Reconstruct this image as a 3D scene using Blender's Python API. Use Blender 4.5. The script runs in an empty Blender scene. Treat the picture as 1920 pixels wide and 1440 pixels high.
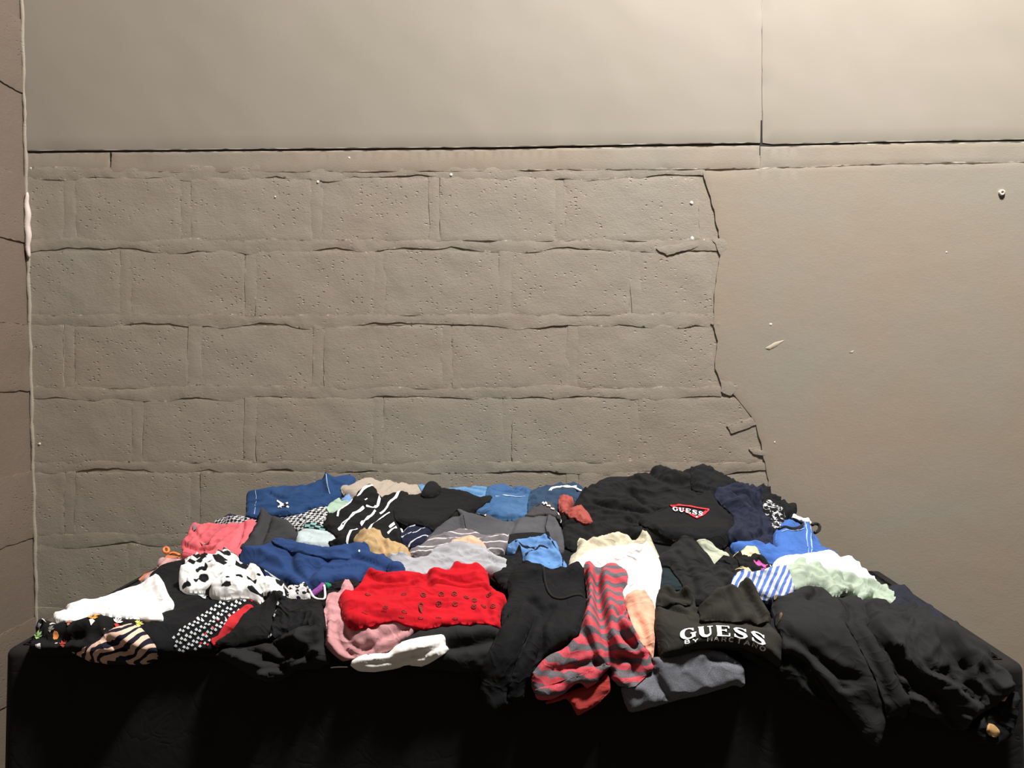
import bpy, math, random
import numpy as np
from mathutils import Vector
from mathutils.geometry import delaunay_2d_cdt
R = math.radians
S = bpy.context.scene
COL = S.collection

# ------------------------------------------------------------------ camera, light, exposure
F_PX = 1500.0
CAM = np.array([0.0, -2.6, 1.45])
PITCH, YAW = R(2.29), R(2.3)
cd = bpy.data.cameras.new('camera'); cam = bpy.data.objects.new('camera', cd); COL.objects.link(cam)
cam.location = CAM; cam.rotation_euler = (R(90) - PITCH, 0, YAW)
cd.sensor_fit = 'HORIZONTAL'; cd.sensor_width = 36; cd.lens = 36 * F_PX / 1920
cd.clip_start = 0.05; S.camera = cam

W = bpy.data.worlds.new('World'); S.world = W; W.use_nodes = True
W.node_tree.nodes['Background'].inputs[0].default_value = (1.0, 0.93, 0.84, 1)
W.node_tree.nodes['Background'].inputs[1].default_value = 0.045

def area(name, loc, size, size_y, power, color, target):
    l = bpy.data.lights.new(name, 'AREA'); l.shape = 'RECTANGLE'; l.size = size; l.size_y = size_y
    l.energy = power; l.color = color
    o = bpy.data.objects.new(name, l); COL.objects.link(o); o.location = loc
    o.rotation_euler = (Vector(target) - Vector(loc)).to_track_quat('-Z', 'Y').to_euler()
    return o
area('roof_light', (1.12, -1.36, 5.1), 0.50, 0.40, 375, (1.0, 0.97, 0.93), (1.0, -0.95, 0))

S.view_settings.view_transform = 'Standard'; S.view_settings.look = 'None'
S.view_settings.gamma = 1; S.view_settings.use_curve_mapping = False
S.view_settings.exposure = 0.36

# ------------------------------------------------------------------ projection helpers
def rotm():
    m = cam.rotation_euler.to_matrix()
    return np.array(m)
RM = rotm()
def ray(px):
    px = np.atleast_2d(np.asarray(px, float))
    d = np.stack([(px[:, 0] - 960) / F_PX, -(px[:, 1] - 720) / F_PX, -np.ones(len(px))], 1)
    return d @ RM.T
def on_y(px, y=0.0):
    d = ray(px); t = (y - CAM[1]) / d[:, 1]
    return CAM + d * t[:, None]

# ------------------------------------------------------------------ numpy noise
def _h(ix, iy, seed):
    h = (ix.astype(np.int64) * 374761393 + iy.astype(np.int64) * 668265263 + seed * 1013904223) & 0xffffffff
    h = ((h ^ (h >> 13)) * 1274126177) & 0xffffffff
    h = ((h ^ (h >> 16)) * 2246822519) & 0xffffffff
    return (h ^ (h >> 15)) / 4294967296.0
def noise(x, y, seed=0):
    x = np.asarray(x, float); y = np.asarray(y, float)
    x0 = np.floor(x); y0 = np.floor(y); fx = x - x0; fy = y - y0
    u = fx * fx * fx * (fx * (fx * 6 - 15) + 10); v = fy * fy * fy * (fy * (fy * 6 - 15) + 10)
    def g(a, b):
        an = _h(x0 + a, y0 + b, seed) * 6.28318530718
        return np.cos(an) * (fx - a) + np.sin(an) * (fy - b)
    return 1.5 * ((g(0, 0) * (1 - u) + g(1, 0) * u) * (1 - v) + (g(0, 1) * (1 - u) + g(1, 1) * u) * v)
def fbm(x, y, seed=0, o=3):
    s = 0; a = 1
    for k in range(o):
        s = s + a * noise(x * 2 ** k, y * 2 ** k, seed + 17 * k); a *= .5
    return s
def sstep(a, b, x):
    t = np.clip((x - a) / (b - a), 0, 1); return t * t * (3 - 2 * t)

# ------------------------------------------------------------------ object helpers
def mesh_obj(name, verts, faces, mat, parent=None, smooth=True, uv=None, center=True):
    verts = np.asarray(verts, float)
    c = np.array([0., 0, 0])
    if center:
        lo, hi = verts.min(0), verts.max(0); c = np.array([(lo[0] + hi[0]) / 2, (lo[1] + hi[1]) / 2, lo[2]])
    me = bpy.data.meshes.new(name)
    me.from_pydata((verts - c).tolist(), [], [list(map(int, f)) for f in faces]); me.update()
    if uv is not None:
        ul = me.uv_layers.new(name='UVMap')
        li = np.empty(len(me.loops), np.int32); me.loops.foreach_get('vertex_index', li)
        ul.data.foreach_set('uv', np.asarray(uv, np.float32)[li].ravel())
    if smooth: me.polygons.foreach_set('use_smooth', [True] * len(me.polygons))
    if mat is not None: me.materials.append(mat)
    o = bpy.data.objects.new(name, me); COL.objects.link(o)
    o['_c'] = c.tolist()
    if parent is not None:
        o.parent = parent; o.location = c - np.array(parent['_c'])
    else: o.location = c
    return o
def tag(o, label, cat, group=None, kind=None):
    o['label'] = label; o['category'] = cat
    if group: o['group'] = group
    if kind: o['kind'] = kind
    return o
def box_geo(x0, x1, y0, y1, z0, z1):
    v = [(x0, y0, z0), (x1, y0, z0), (x1, y1, z0), (x0, y1, z0), (x0, y0, z1), (x1, y0, z1), (x1, y1, z1), (x0, y1, z1)]
    f = [(0, 3, 2, 1), (4, 5, 6, 7), (0, 1, 5, 4), (1, 2, 6, 5), (2, 3, 7, 6), (3, 0, 4, 7)]
    return v, f
def grid_faces(n, m, off=0):
    i = np.arange(n - 1)[:, None]; j = np.arange(m - 1)[None]
    a = off + i * m + j
    return np.stack([a, a + m, a + m + 1, a + 1], -1).reshape(-1, 4)
def tube_geo(P, r, n=6, closed=False):
    P = np.asarray(P, float); N = len(P); V = []; Fc = []
    for k in range(N):
        a = P[(k - 1) % N] if (k > 0 or closed) else P[k]; b = P[(k + 1) % N] if (k < N - 1 or closed) else P[k]
        t = (b - a) / (np.linalg.norm(b - a) + 1e-9)
        u = np.cross(t, [0.13, .31, 1.0]); u /= np.linalg.norm(u) + 1e-9; w = np.cross(t, u)
        rr = r if np.isscalar(r) else r[k]
        for q in range(n):
            an = 2 * math.pi * q / n; V.append(P[k] + rr * (math.cos(an) * u + math.sin(an) * w))
    for k in range(N if closed else N - 1):
        for q in range(n):
            a = k * n + q; b = k * n + (q + 1) % n; k2 = (k + 1) % N
            Fc.append((a, b, k2 * n + (q + 1) % n, k2 * n + q))
    if not closed:
        Fc.append(tuple(range(n))[::-1]); Fc.append(tuple((N - 1) * n + q for q in range(n)))
    return V, Fc

# ------------------------------------------------------------------ materials
class NT:
    def __init__(s, name):
        s.m = bpy.data.materials.new(name); s.m.use_nodes = True; s.t = s.m.node_tree
        s.b = s.t.nodes['Principled BSDF']; s.b.inputs['Specular IOR Level'].default_value = 0.2
    def n(s, typ, **kw):
        nd = s.t.nodes.new(typ)
        for k, v in kw.items():
            if k.startswith('i_'):
                key = k[2:]; key = int(key) if key.isdigit() else key.replace('_', ' ')
                if isinstance(v, bpy.types.NodeSocket): s.t.links.new(v, nd.inputs[key])
                else: nd.inputs[key].default_value = v
            else: setattr(nd, k, v)
        return nd
    def link(s, a, b): s.t.links.new(a, b)
    def math(s, op, a, b=0.0, c=0.0): return s.n('ShaderNodeMath', operation=op, i_0=a, i_1=b, i_2=c).outputs[0]
    def mix(s, f, a, b):
        nd = s.n('ShaderNodeMix', data_type='RGBA')
        for k, v in (('Factor', f), ('A', a), ('B', b)):
            sock = [i for i in nd.inputs if i.name == k and (k == 'Factor' and i.type == 'VALUE' or i.type == 'RGBA')][0]
            if isinstance(v, bpy.types.NodeSocket): s.link(v, sock)
            else: sock.default_value = v if not isinstance(v, tuple) else (v + (1,))[:4]
        return [o for o in nd.outputs if o.type == 'RGBA'][0]
    def noise(s, vec, scale, detail=2, rough=.5, dist=0):
        return s.n('ShaderNodeTexNoise', i_Vector=vec, i_Scale=scale, i_Detail=detail, i_Roughness=rough, i_Distortion=dist).outputs[0]
    def ramp(s, f, a, b):
        return s.n('ShaderNodeMapRange', i_0=f, i_1=a, i_2=b, i_3=0.0, i_4=1.0).outputs[0]
def lin(c):
    return tuple(((v / 255) / 12.92 if v / 255 <= .04045 else ((v / 255 + .055) / 1.055) ** 2.4) for v in c)

_seed = [0]; CS = .615
def cloth(name, c, c2=None, pat=None, rough=.92, sheen=.02, bump=.35, wr=1.0, **k):
    """c, c2: linear albedo. pattern in UV metres."""
    t = NT(name); _seed[0] += 1
    c = tuple(v * CS for v in c); c2 = None if c2 is None else tuple(v * CS for v in c2)
    uv = t.n('ShaderNodeUVMap').outputs[0]
    var = t.noise(uv, 9, 3)
    base = t.mix(t.ramp(var, .3, .7), tuple(v * .90 for v in c), tuple(min(1, v * 1.06) for v in c))
    if pat == 'stripe':
        nz = t.noise(uv, k.get('dscale', 14), 2)
        sx = t.n('ShaderNodeSeparateXYZ', i_0=uv)
        a = k.get('ang', 0)
        q = t.math('ADD', t.math('MULTIPLY', sx.outputs[0], -math.sin(a)), t.math('MULTIPLY', sx.outputs[1], math.cos(a)))
        q = t.math('ADD', q, t.math('MULTIPLY', t.math('SUBTRACT', nz, .5), k.get('dist', .012)))
        f = t.math('FRACT', t.math('DIVIDE', t.math('ADD', q, 10.0), k['per']))
        msk = t.math('LESS_THAN', f, k.get('duty', .5))
        base = t.mix(msk, base, c2)
        if k.get('heather'):
            base = t.mix(t.ramp(t.noise(uv, 420, 2), .3, .75), base, t.mix(.10, base, (.75, .55, .55)))
    elif pat == 'cow':
        v = t.n('ShaderNodeTexVoronoi', i_Vector=uv, i_Scale=k.get('scale', 40))
        d = t.math('ADD', v.outputs['Distance'], t.math('MULTIPLY', t.math('SUBTRACT', t.noise(uv, k.get('scale', 40) * 1.5, 1), .5), .7))
        base = t.mix(t.ramp(d, .41, .45), c2, base)
    elif pat == 'zebra':
        nz = t.noise(uv, 19, 1, .5, .8)
        f = t.math('FRACT', t.math('MULTIPLY', nz, k.get('bands', 7.5)))
        base = t.mix(t.ramp(f, .46, .50), base, c2)
    elif pat == 'floral':
        v = t.n('ShaderNodeTexVoronoi', i_Vector=uv, i_Scale=k.get('scale', 24))
        nz = t.noise(uv, 70, 2)
        d = t.math('ADD', v.outputs['Distance'], t.math('MULTIPLY', t.math('SUBTRACT', nz, .5), .55))
        sc = t.n('ShaderNodeSeparateColor', i_0=v.outputs['Color'])
        on = t.math('MULTIPLY', t.math('LESS_THAN', d, k.get('size', .33)), t.math('LESS_THAN', sc.outputs[2], k.get('frac', .55)))
        cr = t.n('ShaderNodeValToRGB', i_0=sc.outputs[0]); cr.color_ramp.interpolation = 'CONSTANT'
        cols = k['cols']; els = cr.color_ramp.elements
        while len(els) < len(cols): els.new(.5)
        for q, cc in enumerate(cols): els[q].position = q / len(cols); els[q].color = tuple(cc) + (1,)
        base = t.mix(on, base, cr.outputs[0])
    elif pat == 'check':
        ck = t.n('ShaderNodeTexChecker', i_Vector=uv, i_Scale=k.get('scale', 120)).outputs[1]
        nz = t.noise(uv, 260, 1)
        f = t.math('GREATER_THAN', t.math('ADD', ck, t.math('MULTIPLY', t.math('SUBTRACT', nz, .5), 2.2)), .5)
        base = t.mix(f, base, c2)
    elif pat == 'denim':
        fade = t.noise(uv, 6, 3)
        base = t.mix(t.ramp(fade, .42, .8), base, c2)
        base = t.mix(t.math('MULTIPLY', t.ramp(t.noise(uv, 500, 1), .4, .7), .35), base, tuple(min(1, v * 1.6) for v in c))
    elif pat == 'heather':
        base = t.mix(t.ramp(t.noise(uv, 380, 3, .7), .35, .7), base, c2)
    elif pat == 'motif':
        nz = t.noise(uv, k.get('scale', 70), 2, .6, .8)
        base = t.mix(t.ramp(nz, k.get('th', .62), k.get('th', .62) + .02), base, c2)
    t.link(base, t.b.inputs['Base Color'])
    t.b.inputs['Roughness'].default_value = rough
    t.b.inputs['Sheen Weight'].default_value = sheen * min(1.0, max(c) * 4)
    t.b.inputs['Sheen Roughness'].default_value = .6
    # fine wrinkles + weave
    big = t.noise(uv, 13, 1.5, .5, 1.4); fine = t.noise(uv, 700, 1)
    rdg = t.math('SUBTRACT', 1.0, t.math('ABSOLUTE', t.math('MULTIPLY', t.math('SUBTRACT', big, .5), 5.0)))
    rdg = t.math('POWER', t.math('MAXIMUM', rdg, 0.0), 2.0)
    sm = t.noise(uv, 30, 3, .5, .8)
    hgt = t.math('ADD', t.math('ADD', t.math('MULTIPLY', rdg, .0040 * wr), t.math('MULTIPLY', sm, .004 * wr)), t.math('MULTIPLY', fine, .0006))
    bp = t.n('ShaderNodeBump', i_Height=hgt, i_Strength=bump, i_Distance=1.0)
    t.link(bp.outputs[0], t.b.inputs['Normal'])
    return t.m
def flat(name, c, rough=.7, metal=0):
    t = NT(name); t.b.inputs['Base Color'].default_value = tuple(c) + (1,)
    t.b.inputs['Roughness'].default_value = rough; t.b.inputs['Metallic'].default_value = metal
    return t.m
def wall_mat(name, c, c2, pits, grain, rough=.62):
    t = NT(name)
    g = t.n('ShaderNodeNewGeometry').outputs['Position']
    f = t.ramp(t.noise(g, 2.3, 3), .35, .65)
    base = t.mix(f, c, c2)
    sp = t.ramp(t.noise(g, 46, 4, .6), .66, .74)
    base = t.mix(t.math('MULTIPLY', sp, .16), base, tuple(v * 1.35 for v in c))
    t.link(base, t.b.inputs['Base Color']); t.b.inputs['Roughness'].default_value = rough
    t.b.inputs['Specular IOR Level'].default_value = .3
    st = t.n('ShaderNodeMapping', i_0=g, i_3=(1.0, 1.0, 1.7)).outputs[0]
    h = t.math('MULTIPLY', t.noise(g, 16, 5, .6), .0045 * grain)
    h = t.math('ADD', h, t.math('MULTIPLY', t.noise(st, 120, 3, .6), .0016 * grain))
    if pits:
        v = t.n('ShaderNodeTexVoronoi', i_Vector=st, i_Scale=62.0)
        sc = t.n('ShaderNodeSeparateColor', i_0=v.outputs['Color'])
        clus = t.ramp(t.noise(g, 9, 2), .46, .60)
        on = t.math('MULTIPLY', t.math('LESS_THAN', sc.outputs[0], .40), clus)
        dd = t.math('ADD', v.outputs['Distance'], t.math('MULTIPLY', t.math('SUBTRACT', t.noise(g, 220, 2), .5), .5))
        pit = t.math('MULTIPLY', t.math('SUBTRACT', 1.0, t.ramp(dd, .12, .30)), on)
        h = t.math('SUBTRACT', h, t.math('MULTIPLY', pit, .0045 * pits))
    bp = t.n('ShaderNodeBump', i_Height=h, i_Strength=.8, i_Distance=1.0)
    t.link(bp.outputs[0], t.b.inputs['Normal'])
    return t.m

PAINT, PAINT2 = (.300, .268, .218), (.308, .260, .207)
M_block = wall_mat('painted_block', PAINT, PAINT2, 1.0, .5)
M_mortar = wall_mat('painted_mortar', PAINT, PAINT2, 0.2, .4)
M_plaster = wall_mat('painted_plaster', PAINT, (.318, .255, .193), 0, .20)
M_panel = wall_mat('painted_panel', PAINT, (.322, .284, .238), 0, .05)
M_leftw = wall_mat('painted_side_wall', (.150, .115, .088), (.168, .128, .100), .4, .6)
M_crack = flat('dark_crack', (.035, .030, .026), .9)
M_chip = flat('bare_white_chip', (.72, .68, .62), .8)

# ------------------------------------------------------------------ room shell
def slab(name, outline_px, mat, parent, y_front, depth=.02, cell=.02, amp=.0015, nseed=0, jag=.0, edge=.004, tilt=0.0, yplane=0.0, kind=None):
    """irregular slab on the back wall: outline given on the wall plane, own thickness and relief"""
    P = on_y(outline_px, yplane)[:, [0, 2]]
    return slab_xz(name, P, mat, parent, y_front, depth, cell, amp, nseed, jag, edge, tilt)
def resample(P, step, closed=True):
    P = np.asarray(P, float); out = []
    n = len(P)
    for k in range(n if closed else n - 1):
        a, b = P[k], P[(k + 1) % n]; L = np.linalg.norm(b - a); m = max(1, int(math.ceil(L / step)))
        for q in range(m): out.append(a + (b - a) * q / m)
    if not closed: out.append(P[-1])
    return np.array(out)
def inside(P, Q):
    x, y = Q[:, 0], Q[:, 1]; c = np.zeros(len(Q), bool); n = len(P)
    for k in range(n):
        x1, y1 = P[k]; x2, y2 = P[(k + 1) % n]
        if y1 == y2: continue
        m = (y1 > y) != (y2 > y)
        c ^= m & (x < (x2 - x1) * (y - y1) / (y2 - y1) + x1)
    return c
def pdist(P, Q, closed=True):
    A = P if closed else P[:-1]; B = np.roll(P, -1, 0) if closed else P[1:]
    best = np.full(len(Q), 1e9)
    for a, b in zip(A, B):
        ab = b - a; L = ab @ ab + 1e-12
        t = np.clip(((Q - a) @ ab) / L, 0, 1)
        d = np.hypot(Q[:, 0] - a[0] - t * ab[0], Q[:, 1] - a[1] - t * ab[1]); best = np.minimum(best, d)
    return best
def triangulate(P, I):
    """boundary loop P (n,2) + interior points I -> verts, tris, boundary ids"""
    n = len(P); pts = [Vector(p) for p in P] + [Vector(p) for p in I]
    ed = [(k, (k + 1) % n) for k in range(n)]
    v, e, f, ov, oe, of = delaunay_2d_cdt(pts, ed, [list(range(n))], 1, 1e-6, True)
    V = np.array([(q[0], q[1]) for q in v])
    return V, f, ov
def slab_xz(name, P, mat, parent, y_front, depth=.02, cell=.02, amp=.0015, nseed=0, jag=0., edge=.004, tilt=0., drop=.0006):
    P = resample(P, max(cell * .4, .005))
    if jag:
        nx = noise(P[:, 0] * 28, P[:, 1] * 28, nseed + 5) + .6 * noise(P[:, 0] * 90, P[:, 1] * 90, nseed + 6)
        nz = noise(P[:, 0] * 28, P[:, 1] * 28, nseed + 7) + .6 * noise(P[:, 0] * 90, P[:, 1] * 90, nseed + 8)
        P = P + jag * np.stack([nx, nz], 1)
    lo, hi = P.min(0), P.max(0)
    gx, gz = np.meshgrid(np.arange(lo[0], hi[0], cell), np.arange(lo[1], hi[1], cell))
    Q = np.stack([gx.ravel(), gz.ravel()], 1); Q = Q[inside(P, Q)]
    if len(Q): Q = Q[pdist(P, Q) > edge * 1.6]
    t = np.roll(P, -1, 0) - np.roll(P, 1, 0); t /= np.linalg.norm(t, axis=1)[:, None] + 1e-9
    area2 = np.sum(P[:, 0] * np.roll(P[:, 1], -1) - np.roll(P[:, 0], -1) * P[:, 1])
    nr = np.stack([-t[:, 1], t[:, 0]], 1) * (1 if area2 > 0 else -1)
    ring = P + nr * edge; ring = ring[inside(P, ring)]
    if len(ring): ring = ring[pdist(P, ring) > edge * .7]
    V, Fc, _ = triangulate(P, np.concatenate([Q, ring]))
    cen = np.array([V[list(f)].mean(0) for f in Fc]); okf = inside(P, cen) | (pdist(P, cen) < .0005)
    Fc = [f for f, k_ in zip(Fc, okf) if k_]
    d = pdist(P, V)
    c = V.mean(0)
    y = y_front + amp * fbm(V[:, 0] * 9, V[:, 1] * 9, nseed, 3) + tilt * (V[:, 1] - c[1])
    y = y + drop * (1 - np.clip(d / edge, 0, 1))
    nV = len(V)
    cnt = {}
    for f in Fc:
        for a, b in zip(f, f[1:] + f[:1]): cnt[(a, b)] = 1
    bd = [(a, b) for (a, b) in cnt if (b, a) not in cnt]
    ids = sorted({a for e in bd for a in e}); mp = {a: nV + k for k, a in enumerate(ids)}; n2 = len(ids)
    top = np.stack([V[:, 0], y, V[:, 1]], 1)
    verts = np.concatenate([top, top[ids], np.stack([V[ids, 0], np.full(n2, y_front + depth), V[ids, 1]], 1)])
    faces = [list(f) for f in Fc] + [[mp[b], mp[a], mp[a] + n2, mp[b] + n2] for a, b in bd]
    return mesh_obj(name, verts, faces, mat, parent, smooth=True)

XL = on_y([(60, 800)])[0][0]           # left corner of the room
XR = 3.2
v, f = box_geo(XL - .2, XR, .0024, .22, 0, 3.9)
wall_back = mesh_obj('wall_back', v, f, M_mortar, smooth=False); wall_back['kind'] = 'structure'
v, f = box_geo(XL - .22, XL - .004, -4.2, .004, 0, 3.9)
wall_left = mesh_obj('wall_left', v, f, M_leftw, smooth=False); wall_left['kind'] = 'structure'
v, f = box_geo(XL - .2, XR, -4.2, .2, -.1, 0)
floor = mesh_obj('floor', v, f, flat('floor_concrete', (.07, .06, .05), .8), smooth=False); floor['kind'] = 'structure'

# upper smooth panels, the ragged crack below them is the open gap above the narrow course
slab('panel', [(30, -170), (1428.2, -170), (1428, 120), (1427, 200), (1425, 268), (1180, 271), (900, 276), (640, 278), (300, 281), (30, 283)], M_panel, wall_back, -.0015, .02, .05, .0012, 3, .0010, .003)
slab('panel', [(1429.2, -170), (2900, -170), (2900, 248), (1800, 263), (1600, 267), (1450, 270), (1430, 268), (1429.5, 200), (1429.2, 120)], M_panel, wall_back, -.0005, .02, .05, .0012, 9, .0010, .003)
zk = on_y([(900, 290)])[0][2]; v, f = box_geo(XL - .02, XR, .0020, .0030, zk - .01, zk + .10)
mesh_obj('crack_backing', v, f, M_crack, wall_back, smooth=False)
# narrow course under the crack
slab('course_strip', [(30, 288), (205, 286), (206, 322), (30, 326)], M_plaster, wall_back, .000, .02, .03, .0012, 21, .0012, .004)
slab('course_strip', [(210, 286), (640, 282.5), (900, 281), (1180, 276), (1424, 273), (1424, 316), (1180, 318), (640, 322), (208, 323)], M_plaster, wall_back, -.001, .02, .03, .0015, 22, .0013, .004)
slab('course_strip', [(1426, 274.5), (1450, 275), (1600, 270), (2900, 252), (2900, 294), (1700, 306), (1426, 316)], M_plaster, wall_back, .001, .02, .03, .0012, 23, .0012, .004)

ROWS = [  # top y, bottom y, joint centres
    (324, 461, [40, 130, 350, 592, 815, 1050, 1318]),
    (461, 601, [40, 235, 470, 710, 950, 1190, 1345]),
    (601, 737, [40, 130, 365, 598, 837, 1075, 1345]),
    (737, 877, [40, 257, 470, 710, 952, 1190, 1430]),
    (877, 1012, [40, 130, 366, 600, 836, 1074, 1312, 1450]),
    (1012, 1150, [40, 250, 470, 710, 950, 1190, 1450]),
    (1150, 1290, [40, 130, 366, 600, 836, 1074, 1312, 1450]),
]
random.seed(4)
k = 0
for (y0, y1, xs) in ROWS:
    for xa, xb in zip(xs[:-1], xs[1:]):
        g = 9 if xa > 40 else -8
        rnd = lambda s=2.5: random.uniform(-s, s)
        q = [(xa + g + rnd(), y0 + 9 + rnd()), (xb - 9 + rnd(), y0 + 9 + rnd()), (xb - 9 + rnd(), y1 - 8 + rnd()), (xa + g + rnd(), y1 - 8 + rnd())]
        slab('block', q, M_block, wall_back, random.uniform(-.0004, .0012), .02, .022, .0013, 100 + k, .0026, .006, random.uniform(-.003, .003))
        k += 1
# mortar: proud smeared bed joints with ragged lower lips, narrower smeared perpends
for r, (y0, y1, xs) in enumerate(ROWS):
    x = 30; xe = 1322 if r == 0 else 1352 if r < 4 else 1452
    n = int((xe - x) / 24); ph = random.uniform(0, 99)
    tx = np.linspace(x, xe, n + 1)
    top = [(q, y0 - 11 + 5 * float(noise(q / 70 + ph, 0.5, 41)) + 3 * float(noise(q / 24 + ph, 3.5, 42))) for q in tx]
    low = [(q, y0 + 9 + 9 * float(noise(q / 85 + ph, 7.5, 43)) + 4 * float(noise(q / 26 + ph, 9.5, 44))) for q in tx[::-1]]
    slab('mortar_joint', top + low, M_mortar, wall_back, -.0004, .02, .012, .0016, 300 + k, .0020, .007, -.012)
    k += 1
for (y0, y1, xs) in ROWS:
    for xa in xs[1:-1]:
        w = random.uniform(9, 13); lean = random.uniform(-5, 5)
        n = 4
        lft = [(xa - w + lean * q / n + random.uniform(-2, 2), y0 + 8 + (y1 - y0 - 17) * q / n) for q in range(n + 1)]
        rgt = [(xa + w + lean * q / n + random.uniform(-2, 2), y0 + 8 + (y1 - y0 - 17) * q / n) for q in range(n, -1, -1)]
        slab('mortar_joint', lft + rgt, M_mortar, wall_back, random.uniform(-.0002, .0009), .02, .012, .0008, 500 + k, .0014, .008); k += 1
# smooth plaster coat on the right, its ragged edge lies over the blocks
slab('plaster_coat', [(1318, 322), (1426, 317), (1560, 313), (1700, 309), (2900, 298), (2900, 1500), (1452, 1500), (1450, 1010), (1440, 900), (1428, 840), (1416, 790), (1385, 750), (1352, 712), (1340, 690), (1346, 640), (1338, 612), (1340, 540), (1352, 470), (1340, 400), (1326, 350)],
     M_plaster, wall_back, -.0022, .02, .03, .0004, 77, .0028, .006)
for q in [[(1338, 452), (1358, 443), (1368, 470), (1352, 480)], [(1350, 706), (1386, 724), (1372, 742), (1352, 735)], [(1362, 800), (1410, 782), (1418, 796), (1372, 812)],
          [(1404, 842), (1440, 845), (1434, 853), (1412, 852)], [(1352, 600), (1332, 606), (1356, 620)], [(1230, 466), (1296, 452), (1318, 458), (1290, 470), (1250, 478)]]:
    slab('plaster_lump', q, M_mortar, wall_back, -.0024, .02, .006, .0012, k, .004, .008); k += 1
# wall plug and small bare spots
c = on_y([(1877, 362)])[0]
th = np.linspace(0, 2 * math.pi, 13)[:-1]
V = []
for yy, rr in ((0.004, .0085), (-.005, .0105), (-.008, .009), (-.0083, .004), (-.006, .003)):
    V += [(c[0] + rr * math.cos(a) * (1 + .12 * math.sin(3 * a)), yy, c[2] + rr * math.sin(a)) for a in th]
Fc = [(r * 12 + q, r * 12 + (q + 1) % 12, (r + 1) * 12 + (q + 1) % 12, (r + 1) * 12 + q) for r in range(4) for q in range(12)] + [tuple(48 + q for q in range(12))]
o = mesh_obj('wall_plug', V, Fc, flat('plug_plastic', (.62, .52, .42), .5)); tag(o, 'small round beige wall plug in the upper right plaster', 'wall plug')
for (px, py, r) in [(400, 235, 2.2), (655, 296, 2.2), (58, 316, 2.4), (1297, 380, 3.2), (1445, 608, 3), (1774, 473, 1.8), (596, 341, 2.6), (516, 369, 1.8), (74, 832, 2.4), (1452, 829, 1.8), (846, 328, 3), (1298, 447, 3.6)]:
    a = np.linspace(0, 2 * math.pi, 9)[:-1]
    slab('bare_spot', [(px + r * math.cos(t) * random.uniform(.7, 1.2), py + r * math.sin(t) * random.uniform(.7, 1.2)) for t in a], M_chip, wall_back, -.0032 if px > 1340 and py > 310 else -.0016, .01, .01, 0, 1, 0, .001)
for q in [[(1434, 653), (1452, 642), (1472, 637), (1456, 649), (1442, 656)], [(1590, 661), (1602, 656), (1598, 662)]]:
    slab('scuff', q, flat('scuff_' + str(len(q)), (.50, .44, .33), .7), wall_back, -.0030, .01, .02, 0, 1, 0, .001)

# left wall: rendered blocks seen edge-on, pale filler bead in the corner
zr = [on_y([(60, y)])[0][2] for y in (1290, 1150, 1012, 877, 737, 601, 461, 324, 180, 30, -120)]
for a, (z0, z1) in enumerate(zip(zr[:-1], zr[1:])):
    off = .2 if a % 2 else 0.0
    for b in range(4):
        y1 = .012 - b * .40 - off; y0 = y1 - .385
        P = np.array([(y0, z0 + .012), (min(y1, .012), z0 + .010), (min(y1, .012), z1 - .012), (y0, z1 - .010)])
        if y0 > 0: continue
        o = slab_xz('block', P, M_leftw, None, 0, .02, .035, .002, 700 + a * 5 + b, .004, .008)
        me = o.data; cc = np.array(o['_c'])
        for vv in me.vertices:
            w = np.array(vv.co) + cc; vv.co = (XL - w[1], w[0], w[2])
        me.flip_normals()
        o.location = (0, 0, 0); o.parent = wall_left; o.location = -np.array(wall_left['_c'])
zc = [2.62, 2.3, 2.0, 1.9, 1.75, 1.5, 1.2, .9, .6]
P = [(XL + .001 + .0015 * math.sin(z * 40), -.001, z) for z in np.linspace(.3, 2.75, 110)]
V, Fc = tube_geo(P, [.0045 + .003 * abs(math.sin(z * 31 + math.sin(z * 77))) for z in np.linspace(.3, 2.75, 110)], 6)
mesh_obj('corner_bead', V, Fc, M_mortar, wall_left)
zz = np.linspace(on_y([(52, 485)])[0][2], on_y([(50, 362)])[0][2], 24)
V, Fc = tube_geo([(XL + .008 + .002 * math.sin(z * 90), -.010, z) for z in zz], [.0025 + .008 * math.sin(math.pi * q / 23) ** .5 for q in range(24)], 6)
mesh_obj('bare_filler', V, Fc, flat('bare_filler_pale', (.62, .53, .48), .8), wall_left)

# ------------------------------------------------------------------ table and black cloth
TZ, YF, YB = 0.75, -0.80, -0.03
TXL = on_y([(6, 1238)], YF)[0][0]; TXR = on_y([(1915, 1285)], YF)[0][0] + .012
M_tcloth = cloth('black_tablecloth_fabric', (.0165, .0142, .0133), bump=.25, wr=.5, sheen=.12)
M_wood = flat('table_board', (.30, .22, .14), .6); M_leg = flat('table_steel', (.12, .12, .12), .4, 1)
v, f = box_geo(TXL + .012, TXR - .012, YF + .012, YB, TZ - .035, TZ - .006)
table = mesh_obj('folding_table', v, f, M_wood, smooth=False)
tag(table, 'long folding table standing under the black cloth', 'table')
for lx in (TXL + .15, TXR - .15):
    for ly in (YF + .10, YB - .08):
        V, Fc = tube_geo([(lx, ly, 0.0), (lx, ly, TZ - .034)], .014, 8); mesh_obj('leg', V, Fc, M_leg, table)
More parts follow.
